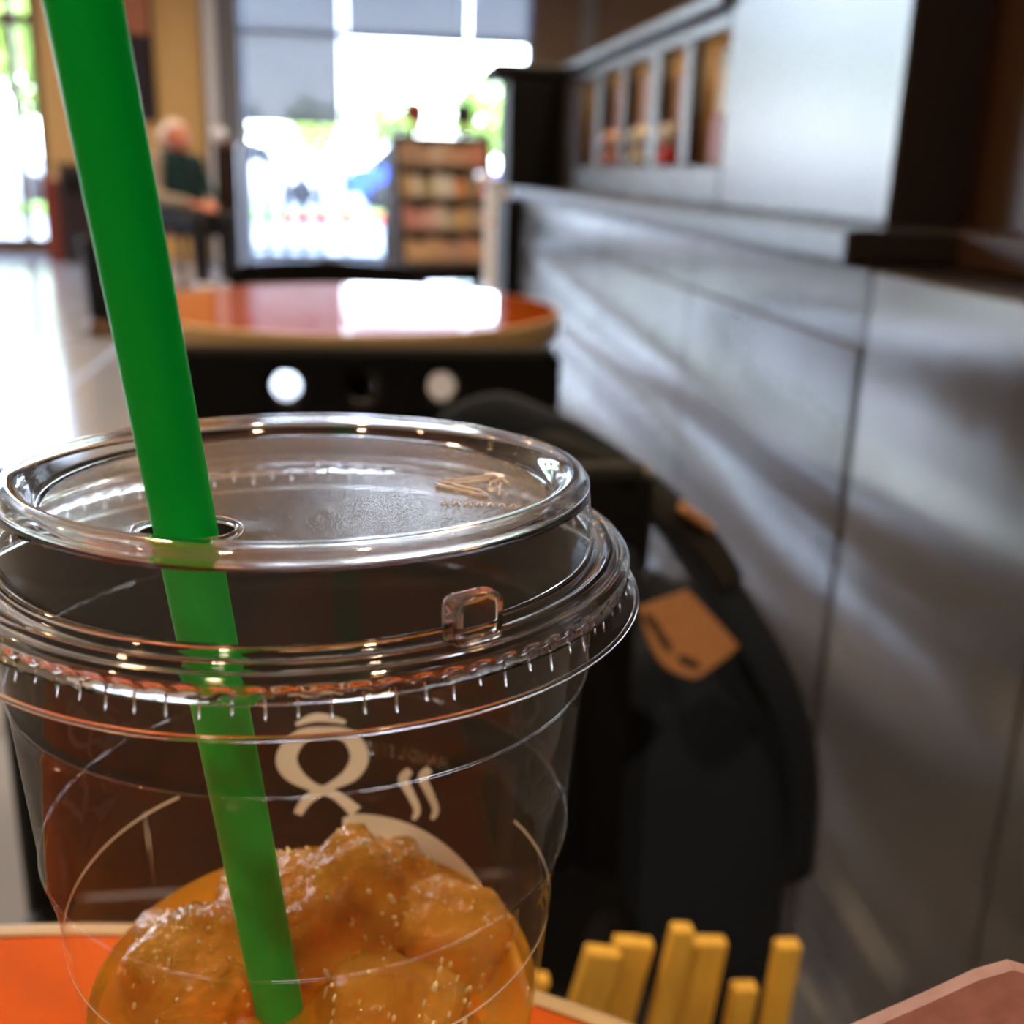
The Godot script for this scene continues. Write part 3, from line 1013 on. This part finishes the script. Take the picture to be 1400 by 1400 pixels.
func build_right_side() -> void:
	# half wall, far module
	var w := struct("wall_right_half", span(Vector3(0.53, 0, -3.38), Vector3(0.85, 0.84, -1.06)), M.espresso)
	var zs := [-1.04, -1.63, -2.22, -2.81, -3.38]
	for i in 4:
		obj("panel", span(Vector3(0.5, 0.604, zs[i + 1] + 0.001), Vector3(0.53, 0.763, zs[i] - 0.001), 0.002), M.gloss_low, w)
		obj("panel", span(Vector3(0.501, 0.02, zs[i + 1] + 0.001), Vector3(0.53, 0.603, zs[i] - 0.001), 0.002), M.gloss_low, w)
		obj("panel", span(Vector3(0.504, 0.764, zs[i + 1] + 0.001), Vector3(0.53, 0.840, zs[i] - 0.001), 0.001), M.gloss_low, w)
	obj("end_panel", span(Vector3(0.532, 0, -1.058), Vector3(0.85, 0.84, -1.04), 0.002), M.espresso, w)
	struct("trim_ledge", span(Vector3(0.5, 0.842, -3.62), Vector3(0.98, 0.877, -1.10), 0.003), M.gloss)
	# near module
	var b := struct("wall_right_near", span(Vector3(0.54, 0, -1.035), Vector3(0.9, 0.838, 2.2)), M.espresso)
	var bz := [2.2, 1.4, 0.6, -0.2, -0.70, -1.037]
	for i in 5:
		obj("panel", span(Vector3(0.503, 0.02, bz[i + 1] + 0.002), Vector3(0.54, 0.84, bz[i] - 0.002), 0.002), M.gloss_near_lit, b)
	struct("trim_ledge_near", span(Vector3(0.62, 0.841, -1.098), Vector3(0.98, 0.877, 2.2), 0.003), M.dark_brown)
	var up := struct("wall_right_upper", span(Vector3(0.70, 0.877, -1.26), Vector3(0.98, 2.3, 2.2)), M.dark_brown)
	for z in [-0.85, -0.45, 0.05]:
		obj("batten", span(Vector3(0.69, 0.877, z - 0.02), Vector3(0.70, 2.3, z + 0.02), 0.002), M.dark_brown, up)
	# display cabinet on the ledge
	var c := thing("display_cabinet", "dark glossy cabinet with five open compartments standing on the ledge", "cabinet", Vector3(0.61, 0.877, -1.24))
	var L := func(z: float) -> float: return z + 1.24
	obj("column", span(Vector3(0, 0, L.call(-1.865)), Vector3(0.34, 1.35, 0), 0.004), M.gloss, c)
	obj("bottom_rail", span(Vector3(0.0, 0, L.call(-3.375)), Vector3(0.34, 0.066, L.call(-1.866)), 0.004), M.gloss, c)
	obj("top_rail", span(Vector3(0.0, 0.279, L.call(-3.375)), Vector3(0.34, 0.303, L.call(-1.866)), 0.003), M.gloss, c)
	obj("cornice", span(Vector3(-0.018, 0.312, L.call(-3.375)), Vector3(0.36, 0.34, L.call(-1.866)), 0.006), M.gloss, c)
	obj("frieze", span(Vector3(0.012, 0.303, L.call(-3.375)), Vector3(0.34, 0.312, L.call(-1.866))), M.espresso, c)
	var st_z := [-3.375, -3.12, -2.91, -2.83, -2.63, -2.578, -2.374, -2.29, -2.12, -2.07]
	for i in 5:
		obj("stile", span(Vector3(0, 0.066, L.call(st_z[i * 2])), Vector3(0.03, 0.279, L.call(st_z[i * 2 + 1])), 0.003), M.gloss, c)
		obj("divider", span(Vector3(0.03, 0.066, L.call((st_z[i * 2] + st_z[i * 2 + 1]) / 2 - 0.012)), Vector3(0.34, 0.279, L.call((st_z[i * 2] + st_z[i * 2 + 1]) / 2 + 0.012))), M.shelf_wood, c)
	obj("back_board", span(Vector3(0.325, 0.066, L.call(-3.375)), Vector3(0.34, 0.279, L.call(-1.866))), M.shelf_wood, c)
	obj("floor_board", span(Vector3(0.03, 0.062, L.call(-3.37)), Vector3(0.325, 0.068, L.call(-1.87))), M.shelf_wood, c)
	# an added warm fill lamp brightens each compartment
	var cz := [-3.015, -2.73, -2.476, -2.205, -1.968]
	for i in 5:
		var z: float = cz[i]
		var t := thing("added_cabinet_lamp", "small added warm fill strip at the top of the cabinet compartment %s" % ["beside the pilaster", "second from the pilaster", "in the middle", "second from the column", "beside the column"][i], "lamp", Vector3(0.7, 1.15, z), "added fill strips in the display cabinet")
		obj("glowing_strip", box(Vector3.ZERO, Vector3(0.02, 0.01, 0.12), 0.002), glow(Color(1.0, 0.75, 0.42), 1.5), t)
		var l := OmniLight3D.new()
		l.name = "added_fill_light"
		l.light_color = Color(1.0, 0.84, 0.6)
		l.light_energy = 0.016
		l.light_size = 0.02
		l.omni_range = 8
		l.omni_attenuation = 2
		l.shadow_enabled = true
		l.position = Vector3(0, -0.02, 0)
		t.add_child(l, true)
	# wares in the compartments
	var fy := 0.945
	var book := func(z: float, x: float, s: Vector3, col: Color, label: String) -> void:
		var t := thing("book", label, "book", Vector3(x, fy, z), "books in the display cabinet")
		obj("cover", box(Vector3(0, s.y / 2, 0), s, 0.002), pbr(col, 0.5), t)
		obj("pages", box(Vector3(0.002, s.y / 2, 0), Vector3(s.x, s.y - 0.006, s.z - 0.006)), pbr(Color(0.9, 0.87, 0.8), 0.8), t)
	book.call(-2.24, 0.645, Vector3(0.012, 0.17, 0.06), Color(0.62, 0.42, 0.28), "brown book standing in the fourth cabinet compartment")
	book.call(-2.53, 0.645, Vector3(0.012, 0.185, 0.06), Color(0.66, 0.46, 0.30), "tan book standing in the middle cabinet compartment")
	book.call(-2.80, 0.645, Vector3(0.012, 0.18, 0.06), Color(0.60, 0.42, 0.34), "russet book standing in the second cabinet compartment")
	book.call(-2.0, 0.65, Vector3(0.02, 0.085, 0.075), Color(0.66, 0.40, 0.32), "terracotta-coloured box lying in the compartment beside the column")
	var card := thing("price_card", "white card standing on the terracotta box beside the column", "card", Vector3(0.65, 1.031, -2.005))
	obj("sheet", box(Vector3(0, 0.055, 0), Vector3(0.004, 0.11, 0.06), 0.001), pbr(Color(0.9, 0.9, 0.86), 0.6), card)
	var cups := [[-2.49, 0.628, Color(0.92, 0.9, 0.86), Color(0.85, 0.82, 0.75), "white round ornament on a stem in the middle compartment"], [-2.25, 0.628, Color(0.93, 0.93, 0.93), Color(0.8, 0.15, 0.17), "white-topped red ornament in the fourth compartment"], [-2.785, 0.628, Color(0.75, 0.6, 0.58), Color(0.7, 0.45, 0.43), "dull pink ornament in the second compartment"]]
	for q in cups:
		var t := thing("ornament", q[4], "ornament", Vector3(q[1], fy, q[0]), "ornaments in the display cabinet")
		obj("base", lathe([Vector2(0, 0), Vector2(0.024, 0), Vector2(0.026, 0.012), Vector2(0.014, 0.035), Vector2(0, 0.037)], 24), pbr(q[3], 0.4), t)
		obj("head", lathe([Vector2(0, 0.033), Vector2(0.016, 0.036), Vector2(0.027, 0.05), Vector2(0.027, 0.062), Vector2(0.017, 0.076), Vector2(0, 0.08)], 24), pbr(q[2], 0.25, 0.7), t)
	# pilaster at the far end
	var p := struct("trim_pilaster", span(Vector3(0.455, 0, -3.66), Vector3(0.60, 0.842, -3.40), 0.006), M.black_wood)
	obj("upper_shaft", span(Vector3(0.455, 0.877, -3.62), Vector3(0.66, 1.18, -3.39), 0.006), M.black_wood, p)
	obj("capital", span(Vector3(0.40, 1.18, -3.66), Vector3(0.70, 1.225, -3.385), 0.014), M.black_wood, p)

func build_far_things() -> void:
	# poster on the yellow wall
	var po := thing("framed_poster", "dark framed poster with a pinkish upper part on the yellow wall", "poster", Vector3(-2.2, 1.28, -11.49))
	obj("frame", box(Vector3(0.17, 0.6, 0.012), Vector3(0.38, 1.22, 0.03), 0.005), pbr(Color(0.2, 0.13, 0.09), 0.5), po)
	obj("lower_print", box(Vector3(0.17, 0.38, 0.028), Vector3(0.33, 0.74, 0.004)), pbr(Color(0.13, 0.11, 0.14), 0.5), po)
	obj("upper_print", box(Vector3(0.17, 0.965, 0.028), Vector3(0.33, 0.42, 0.004)), pbr(Color(0.72, 0.46, 0.34), 0.5), po)
	# dark cabinet by the door
	var cb := thing("waste_cabinet", "dark brown waste cabinet against the yellow wall beside the door", "cabinet", Vector3(-2.45, 0, -10.9))
	obj("carcass", box(Vector3(0, 0.42, 0), Vector3(0.32, 0.84, 0.4), 0.006), M.espresso, cb)
	obj("top", box(Vector3(0, 0.86, 0), Vector3(0.36, 0.03, 0.44), 0.006), pbr(Color(0.24, 0.2, 0.14), 0.4), cb)
	obj("flap", box(Vector3(0, 0.68, 0.205), Vector3(0.22, 0.14, 0.015), 0.004), M.black_wood, cb)
	var rp := thing("red_parcel", "small rusty red parcel on the wall side of the waste cabinet", "parcel", Vector3(-2.72, 0, -10.95))
	obj("box", box(Vector3(0, 0.35, 0), Vector3(0.14, 0.7, 0.3), 0.01), pbr(Color(0.52, 0.22, 0.14), 0.6), rp)
	obj("lid", box(Vector3(0, 0.715, 0), Vector3(0.16, 0.03, 0.32), 0.006), pbr(Color(0.70, 0.36, 0.2), 0.6), rp)
	# partition post
	var pp := struct("trim_post", span(Vector3(-1.035, 0, -9.1), Vector3(-0.87, 1.04, -8.9), 0.008), M.espresso)
	obj("post_cap", box(Vector3(-0.95, 1.05, -9.0), Vector3(0.19, 0.03, 0.23), 0.006), pbr(Color(0.45, 0.34, 0.27), 0.4), pp)
	var gl := thing("glass_ball", "shiny white globe ornament on the partition post", "ornament", Vector3(-1.0, 1.065, -9.0))
	obj("globe", lathe([Vector2(0, 0), Vector2(0.02, 0.004), Vector2(0.045, 0.03), Vector2(0.052, 0.06), Vector2(0.04, 0.095), Vector2(0, 0.11)], 24), pbr(Color(0.92, 0.92, 0.95), 0.15, 0.8), gl)
	# small bin behind the straw
	var sb := thing("small_bin", "small black bin with brown foot standing on the tiles behind the straw", "bin", Vector3(-1.36, 0, -6.3))
	obj("body", lathe([Vector2(0, 0.09), Vector2(0.08, 0.09), Vector2(0.10, 0.5), Vector2(0.105, 0.51), Vector2(0.095, 0.51), Vector2(0.08, 0.12), Vector2(0, 0.12)], 32), M.black_wood, sb)
	obj("foot", lathe([Vector2(0, 0), Vector2(0.10, 0), Vector2(0.10, 0.05), Vector2(0.07, 0.09), Vector2(0, 0.09)], 32), pbr(Color(0.35, 0.22, 0.12), 0.5), sb)
	make_rack()
	# white floor display
	var wd := thing("display_stand", "bright white floor display stand right of the book rack", "stand", Vector3(0.78, 0, -6.0))
	obj("column", box(Vector3(0.0, 0.42, 0), Vector3(0.17, 0.84, 0.2), 0.03), pbr(Color(0.93, 0.92, 0.92), 0.2, 0.8), wd)
	obj("sloping_top", box(Vector3(-0.02, 0.86, 0), Vector3(0.24, 0.05, 0.24), 0.02, Basis(Vector3.BACK, -0.25)), pbr(Color(0.93, 0.92, 0.92), 0.2, 0.8), wd)
	obj("red_band", box(Vector3(0.0, 0.66, 0), Vector3(0.174, 0.05, 0.204), 0.03), pbr(Color(0.8, 0.55, 0.55), 0.4), wd)
	make_person()

func make_rack() -> void:
	var o := thing("book_rack", "dark floor rack with sloping shelves of paperbacks by the bright window", "rack", Vector3(0.62, 0, -8.2))
	o.rotation.y = 0.22
	var st := begin()
	for x in [-0.36, 0.33]:
		var poly := PackedVector2Array([Vector2(-0.30, 0), Vector2(0.30, 0), Vector2(0.30, 0.12), Vector2(0.02, 1.17), Vector2(-0.06, 1.17), Vector2(-0.30, 0.5)])
		add_prism(st, poly, 0.0, 0.03, Transform3D(Basis(Vector3(0, 0, 1), Vector3(0, 1, 0), Vector3(1, 0, 0)), Vector3(x, 0, 0)))
	obj("side_panel", done(st), M.espresso, o)
	obj("back_board", box(Vector3(0, 0.62, -0.10), Vector3(0.68, 1.06, 0.012), 0.0, Basis(Vector3.RIGHT, 0.2)), M.espresso, o)
	var cols := [
		[Color(0.62, 0.45, 0.36), Color(0.58, 0.44, 0.36), Color(0.66, 0.5, 0.4), Color(0.75, 0.68, 0.64), Color(0.7, 0.52, 0.4), Color(0.72, 0.5, 0.36), Color(0.72, 0.42, 0.32), Color(0.74, 0.4, 0.32)],
		[Color(0.66, 0.5, 0.28), Color(0.8, 0.76, 0.72), Color(0.5, 0.46, 0.2), Color(0.86, 0.85, 0.85), Color(0.8, 0.8, 0.82), Color(0.8, 0.4, 0.12), Color(0.4, 0.38, 0.24), Color(0.72, 0.3, 0.22)],
		[Color(0.72, 0.4, 0.4), Color(0.75, 0.45, 0.45), Color(0.82, 0.6, 0.62), Color(0.8, 0.74, 0.7), Color(0.62, 0.58, 0.5), Color(0.78, 0.56, 0.25), Color(0.55, 0.48, 0.42), Color(0.72, 0.6, 0.55)],
		[Color(0.74, 0.56, 0.36), Color(0.78, 0.6, 0.4), Color(0.72, 0.55, 0.4), Color(0.7, 0.5, 0.36), Color(0.62, 0.48, 0.42), Color(0.68, 0.44, 0.34), Color(0.72, 0.5, 0.34), Color(0.6, 0.4, 0.3)],
	]
	var words := [
		["brown", "dark tan", "sandy brown", "pale grey", "tan", "light orange-brown", "brick-coloured", "rust-red"],
		["ochre", "cream", "olive", "white", "light grey", "orange", "dark olive", "red"],
		["dusty red", "rose-red", "pale pink", "beige", "grey-brown", "amber", "mud-brown", "pinkish beige"],
		["sand-coloured", "light ochre", "buff", "clay-brown", "mauve-brown", "reddish brown", "caramel", "dark rust"],
	]
	var rowname := ["top shelf", "second shelf", "third shelf", "lowest filled shelf"]
	var side := o.transform
	for r in 4:
		var y := 0.92 - r * 0.215
		var zf := lerpf(0.30, 0.02, (y - 0.12) / 1.05)
		obj("shelf", box(Vector3(-0.0, y - 0.008, zf - 0.06), Vector3(0.66, 0.014, 0.14), 0.002), M.espresso, o)
		obj("shelf_lip", box(Vector3(-0.0, y + 0.01, zf + 0.012), Vector3(0.66, 0.035, 0.008), 0.002), pbr(Color(0.4, 0.35, 0.32), 0.4), o)
		for k in 8:
			var hh := 0.165 + 0.02 * sin(k * 2.1 + r)
			var p := side * Vector3(-0.289 + k * 0.0815, y, zf - 0.035)
			var b := thing("paperback", "%s paperback standing on the %s of the book rack" % [words[r][k], rowname[r]], "book", p, "paperbacks on the book rack")
			b.basis = side.basis * Basis(Vector3.RIGHT, -0.22)
			obj("cover", box(Vector3(0, hh / 2, 0), Vector3(0.074, hh, 0.024), 0.002), pbr(cols[r][k].lerp(Color(0.78, 0.74, 0.72), 0.3), 0.4, 0.7), b)
			obj("pages", box(Vector3(0, hh / 2 + 0.001, -0.001), Vector3(0.07, hh, 0.018)), pbr(Color(0.9, 0.87, 0.8), 0.8), b)
	for q in [[-0.19, Color(0.55, 0.2, 0.22), "small dark red sign card standing on top of the rack", Color(0.72, 0.66, 0.3), "sign_card"], [0.17, Color(0.12, 0.13, 0.16), "small black sign card standing on top of the rack", Color(0.72, 0.7, 0.4), "sign_card"]]:
		var s := thing(q[4], q[2], "sign", side * Vector3(q[0], 1.17, -0.02), "sign cards on the rack top")
		s.basis = side.basis
		obj("stand", box(Vector3(0.02, 0.03, 0), Vector3(0.07, 0.06, 0.03), 0.004), pbr(q[3], 0.6), s)
		obj("card", box(Vector3(0, 0.12, 0.0), Vector3(0.14, 0.13, 0.008), 0.001), pbr(q[1], 0.6), s)
	obj("top_board", box(Vector3(0, 1.16, -0.02), Vector3(0.70, 0.02, 0.10), 0.003), M.espresso, o)

func hand_bones(w: Vector3, dir: Vector3, side: Vector3, n: Vector3) -> Array:
	var out := [[w, w + dir * 0.05, 0.022, 0.026], [w + dir * 0.03 + side * 0.018, w + dir * 0.08 + side * 0.022, 0.018, 0.016], [w + dir * 0.03 - side * 0.018, w + dir * 0.08 - side * 0.022, 0.018, 0.016]]
	var ln := [0.062, 0.075, 0.07, 0.052]
	for i in 4:
		var b := w + dir * 0.085 + side * (0.03 - 0.02 * i)
		var m: Vector3 = b + dir * ln[i] * 0.5 - n * 0.006
		out.append([b, m, 0.0095, 0.009])
		out.append([m, m + dir * ln[i] * 0.45 - n * 0.02, 0.009, 0.0075])
	var tb := w + dir * 0.025 + side * 0.026
	out.append([tb, tb + dir * 0.03 + side * 0.025 - n * 0.01, 0.012, 0.0105])
	out.append([tb + dir * 0.03 + side * 0.025 - n * 0.01, tb + dir * 0.06 + side * 0.026 - n * 0.02, 0.0105, 0.008])
	return out

func make_person() -> void:
	# chair for the person
	var ch := thing("dark_chair", "dark wooden chair the seated person sits on by the yellow wall", "chair", Vector3(-1.36, 0, -8.93))
	ch.rotation.y = 0.75
	chair_shape(ch, 0.42, 0.8)
	var p := thing("person", "white-haired person in pale shirt and dark teal jacket seated by the yellow wall", "person", Vector3(-1.31, 0, -8.75))
	p.rotation.y = 0.75
	var skin := pbr(Color(0.80, 0.50, 0.42), 0.6)
	skin.subsurf_scatter_enabled = true
	skin.subsurf_scatter_strength = 0.1
	var V := func(x: float, y: float, z: float) -> Vector3: return Vector3(x, y, z)
	# head tilted down, neck, arms' ends and ankles: one surface
	var st := begin(false)
	var bones := [
		[Vector3(0, 0.50, 0.0), Vector3(0, 0.72, -0.01), 0.14, 0.13], [Vector3(0, 0.72, -0.01), Vector3(0, 0.88, 0.0), 0.13, 0.12],
		[Vector3(-0.15, 0.90, 0.0), Vector3(0.15, 0.90, 0.0), 0.06, 0.06], [Vector3(0, 0.92, 0.01), Vector3(0, 1.02, 0.05), 0.055, 0.05],
		[Vector3(0, 1.07, 0.075), Vector3(0, 1.10, 0.045), 0.078, 0.088], [Vector3(0, 1.04, 0.105), Vector3(0, 1.02, 0.125), 0.05, 0.035],
	]
	for s in [-1.0, 1.0]:
		bones.append([Vector3(s * 0.18, 0.89, 0.0), Vector3(s * 0.22, 0.66, 0.08), 0.05, 0.042])
		bones.append([Vector3(s * 0.22, 0.66, 0.08), Vector3(s * 0.08, 0.62, 0.30), 0.04, 0.028])
		bones.append([Vector3(s * 0.09, 0.50, 0.02), Vector3(s * 0.12, 0.50, 0.42), 0.085, 0.06])
		bones.append([Vector3(s * 0.12, 0.50, 0.42), Vector3(s * 0.12, 0.10, 0.45), 0.058, 0.038])
	add_body(st, bones, 0.02, 0.03)
	# face
	var fb := [[Vector3(0, 1.07, 0.145), Vector3(0, 1.05, 0.17), 0.012, 0.014], [Vector3(-0.03, 1.085, 0.14), Vector3(0.03, 1.085, 0.14), 0.014, 0.014], [Vector3(-0.02, 1.02, 0.145), Vector3(0.02, 1.02, 0.145), 0.009, 0.009], [Vector3(-0.088, 1.07, 0.06), Vector3(-0.09, 1.04, 0.065), 0.018, 0.012], [Vector3(0.088, 1.07, 0.06), Vector3(0.09, 1.04, 0.065), 0.018, 0.012]]
	add_body(st, fb, 0.007, 0.01)
	for s in [-1.0, 1.0]:
		add_body(st, hand_bones(Vector3(s * 0.08, 0.62, 0.30), Vector3(-s * 0.5, -0.1, 0.86).normalized(), Vector3(s * -0.86, 0.1, -0.5).normalized(), Vector3(0, 1, 0)), 0.006, 0.006)
	obj("figure", done(st), skin, p)
	for s in [-1.0, 1.0]:
		obj("eye", lathe([Vector2(0, -0.008), Vector2(0.008, 0), Vector2(0, 0.008)], 12, Vector3(s * 0.03, 1.078, 0.148)), pbr(Color(0.15, 0.1, 0.08), 0.2), p)
	obj("hair", body([[Vector3(0, 1.13, 0.03), Vector3(0, 1.10, 0.0), 0.082, 0.09], [Vector3(-0.06, 1.07, 0.0), Vector3(0.06, 1.07, 0.0), 0.05, 0.05]], 0.014, 0.02), pbr(Color(0.88, 0.82, 0.80), 0.9), p)
	var sh := [[Vector3(0, 0.52, 0.0), Vector3(0, 0.9, 0.0), 0.152, 0.135], [Vector3(-0.16, 0.90, 0.0), Vector3(0.16, 0.90, 0.0), 0.07, 0.07], [Vector3(0, 0.93, 0.01), Vector3(0, 0.97, 0.03), 0.062, 0.06]]
	for s in [-1.0, 1.0]:
		sh.append([Vector3(s * 0.18, 0.89, 0.0), Vector3(s * 0.225, 0.66, 0.08), 0.062, 0.055])
		sh.append([Vector3(s * 0.225, 0.66, 0.08), Vector3(s * 0.10, 0.63, 0.27), 0.052, 0.038])
	obj("shirt", body(sh, 0.018, 0.025), pbr(Color(0.62, 0.58, 0.54), 0.9), p)
	obj("jacket", body([[Vector3(0, 0.55, 0.0), Vector3(0, 0.88, 0.0), 0.166, 0.15], [Vector3(-0.10, 0.9, 0.0), Vector3(0.17, 0.9, 0.0), 0.078, 0.078], [Vector3(0.18, 0.89, 0.0), Vector3(0.225, 0.66, 0.08), 0.07, 0.064], [Vector3(0.225, 0.66, 0.08), Vector3(0.12, 0.635, 0.24), 0.06, 0.046]], 0.02, 0.025), pbr(Color(0.04, 0.19, 0.22), 0.9), p)
	var tr := []
	for s in [-1.0, 1.0]:
		tr.append([Vector3(s * 0.09, 0.51, 0.0), Vector3(s * 0.12, 0.51, 0.43), 0.10, 0.075])
		tr.append([Vector3(s * 0.12, 0.50, 0.43), Vector3(s * 0.12, 0.12, 0.45), 0.072, 0.058])
	obj("trousers", body(tr, 0.02, 0.03), pbr(Color(0.07, 0.08, 0.11), 0.9), p)
	for s in [-1.0, 1.0]:
		obj("shoe", body([[Vector3(s * 0.12, 0.045, 0.42), Vector3(s * 0.12, 0.035, 0.58), 0.045, 0.036]], 0.014, 0.02), pbr(Color(0.82, 0.82, 0.85), 0.6), p)

func build_near_things() -> void:
	make_table(Vector3(-0.091, 0, 0.024), 0.258, "orange round table with pale wooden edge under the iced drink")
	make_table(Vector3(-0.005, 0, -1.46), 0.272, "orange round table across the aisle, reflecting the bright window")
	make_cup()
	make_ice()
	make_lid()
	make_straw()
	# chairs
	var c1 := thing("black_chair", "black chair with three round holes tucked against the farther table", "chair", Vector3(0.005, 0, -1.13), "black chairs with three holes")
	c1.rotation.y = PI
	chair_shape(c1, 0.40, 0.741)
	var c2 := thing("open_chair", "black chair behind the farther table, only its curved top rail showing", "chair", Vector3(-0.045, 0, -1.99))
	chair_shape(c2, 0.34, 0.765, true)
	dup(c1, Vector3(-0.02, 0, -0.66), 0.0, "black chair right behind the iced drink, facing the camera's table", "black chairs with three holes")
	make_bag()
	make_slats()
	make_napkin()

func make_bag() -> void:
	var t := thing("shoulder_bag", "dark navy bag with a tan leather patch slung beside the glossy wall", "bag", Vector3(0.25, 0.0, -0.76))
	var O := t.position
	obj("body", lump(Vector3(0.115, 0.31, 0.07), 3.2, 0.10, 3, 24, 36), M.navy, t, Vector3(-0.02, 0.31, 0))
	var pts := [Vector3(0.03, 0.62, -0.74), Vector3(0.063, 0.745, -0.74), Vector3(0.101, 0.776, -0.74), Vector3(0.135, 0.768, -0.735), Vector3(0.17, 0.751, -0.735), Vector3(0.223, 0.715, -0.72), Vector3(0.25, 0.68, -0.71), Vector3(0.274, 0.648, -0.70), Vector3(0.313, 0.585, -0.69), Vector3(0.345, 0.50, -0.70), Vector3(0.36, 0.4, -0.72)]
	var loc := []
	for q in pts:
		loc.append(q - O + Vector3(-0.010, -0.014, 0))
	obj("strap", tube(smooth_path(loc, 5), 0.006, 10, false, 2.6, Vector3(0.3, 0.2, 1)), M.navy, t)
	var loc2 := []
	for q in pts:
		loc2.append((q - O) * Vector3(0.92, 0.955, 1.0) + Vector3(0.012, 0, 0.012))
	obj("inner_strap", tube(smooth_path(loc2.slice(0, 7), 5), 0.005, 10, false, 2.4, Vector3(0.3, 0.2, 1)), pbr(Color(0.14, 0.13, 0.12), 0.8), t)
	# leather patch
	var st := begin()
	var poly := PackedVector2Array()
	for q in smooth_path([Vector2(-0.033, 0.016), Vector2(-0.030, 0.020), Vector2(0.0, 0.024), Vector2(0.006, 0.022), Vector2(0.036, -0.012), Vector2(0.038, -0.019), Vector2(0.012, -0.030), Vector2(0.0, -0.031), Vector2(-0.022, -0.016)], 4, true):
		poly.append(q)
	add_prism(st, poly, 0.0, 0.003)
	var pa := obj("leather_patch", done(st), M.tan, t, Vector3(0.205, 0.648, -0.625) - O)
	pa.rotation = Vector3(-0.25, 0.35, 0)
	for e in [[Vector3(-0.025, 0.008, 0.003), 0.9], [Vector3(-0.018, -0.004, 0.003), 1.0], [Vector3(0.0, -0.021, 0.003), 0.55]]:
		var d := obj("slot", lump(Vector3(0.010, 0.003, 0.0012), 2.5, 0.0, 1, 8, 16), pbr(Color(0.25, 0.2, 0.17), 0.8), pa, e[0])
		d.rotation.z = -e[1]
	obj("patch_tab", box(Vector3(0.175, 0.672, -0.66) - O, Vector3(0.016, 0.05, 0.05), 0.004, Basis(Vector3.FORWARD, -0.4)), M.navy, t)
	obj("buckle", box(Vector3(0.232, 0.699, -0.70) - O, Vector3(0.028, 0.006, 0.012), 0.002, Basis(Vector3.BACK, -0.6)), M.tan, t)
	obj("zip_pull", box(Vector3(0.185, 0.727, -0.72) - O, Vector3(0.036, 0.006, 0.01), 0.002), pbr(Color(0.5, 0.4, 0.24), 0.5), t)

func make_slats() -> void:
	var y0 := 0.457
	var cy := thing("slat_caddy", "low black tray on the chair seat holding yellow wooden slats", "tray", Vector3(0.115, y0, -0.372))
	obj("bottom", box(Vector3(0, 0.004, 0), Vector3(0.16, 0.008, 0.06), 0.002), M.black_metal, cy)
	for s in [-1.0, 1.0]:
		obj("side", box(Vector3(0, 0.03, s * 0.028), Vector3(0.16, 0.05, 0.004), 0.001), M.black_metal, cy)
		obj("end", box(Vector3(s * 0.078, 0.03, 0), Vector3(0.004, 0.05, 0.052), 0.001), M.black_metal, cy)
	# x of the top's middle, height of the top, width, lean, label
	var S := [
		[0.068, 0.617, 0.016, 0.30, "leftmost short yellow slat, half hidden by the cup"],
		[0.0955, 0.631, 0.0145, 0.22, "wide yellow slat, second from the cup"],
		[0.1105, 0.626, 0.0165, 0.18, "wide yellow slat, third from the cup"],
		[0.1275, 0.637, 0.0090, 0.13, "tallest narrow yellow slat in the row"],
		[0.1415, 0.622, 0.0175, 0.10, "broad yellow slat just right of the tallest one"],
		[0.1565, 0.605, 0.0105, 0.07, "shortest yellow slat, right of the broad one"],
		[0.1775, 0.617, 0.0105, 0.05, "lone yellow slat standing apart at the right end"],
	]
	for i in S.size():
		var s: Array = S[i]
		var h: float = s[1] - y0 - 0.009
		var b := Basis(Vector3.BACK, -s[3])
		var o := obj("wooden_slat", box(Vector3(0, h / 2, 0), Vector3(s[2], h, 0.007), 0.0008, Basis()), M.slat, null)
		o.basis = b
		o.position = Vector3(s[0] - sin(s[3]) * h, y0 + 0.009, -0.368 + (i % 2) * 0.009)
		tag(o, s[4], "slat", "yellow wooden slats behind the table")

func make_napkin() -> void:
	var t := thing("folded_napkin", "dusty pink folded napkin with its soft corner pointing up at table's edge", "napkin", Vector3(0.0975, 0.7516, -0.127))
	t.rotation.y = atan2(-0.137, 0.99)
	for k in 3:
		var st := begin()
		var e := 0.005 * k
		var poly := PackedVector2Array()
		for q in [Vector2(-0.084 + e, 0), Vector2(-0.084 + e, 0.0101 - e), Vector2(-0.012, 0.0535 - e), Vector2(-0.005, 0.058 - e), Vector2(0.0, 0.060 - e), Vector2(0.005, 0.0585 - e), Vector2(0.011, 0.0545 - e), Vector2(0.042 - e, 0.026), Vector2(0.042 - e, 0)]:
			poly.append(q)
		add_prism(st, poly, -0.0012, 0.0012)
		var leaf := obj("folded_leaf", done(st), M.pink, t, Vector3(0, -0.002 * k, -k * 0.0036))
		leaf.position.y = 0.0
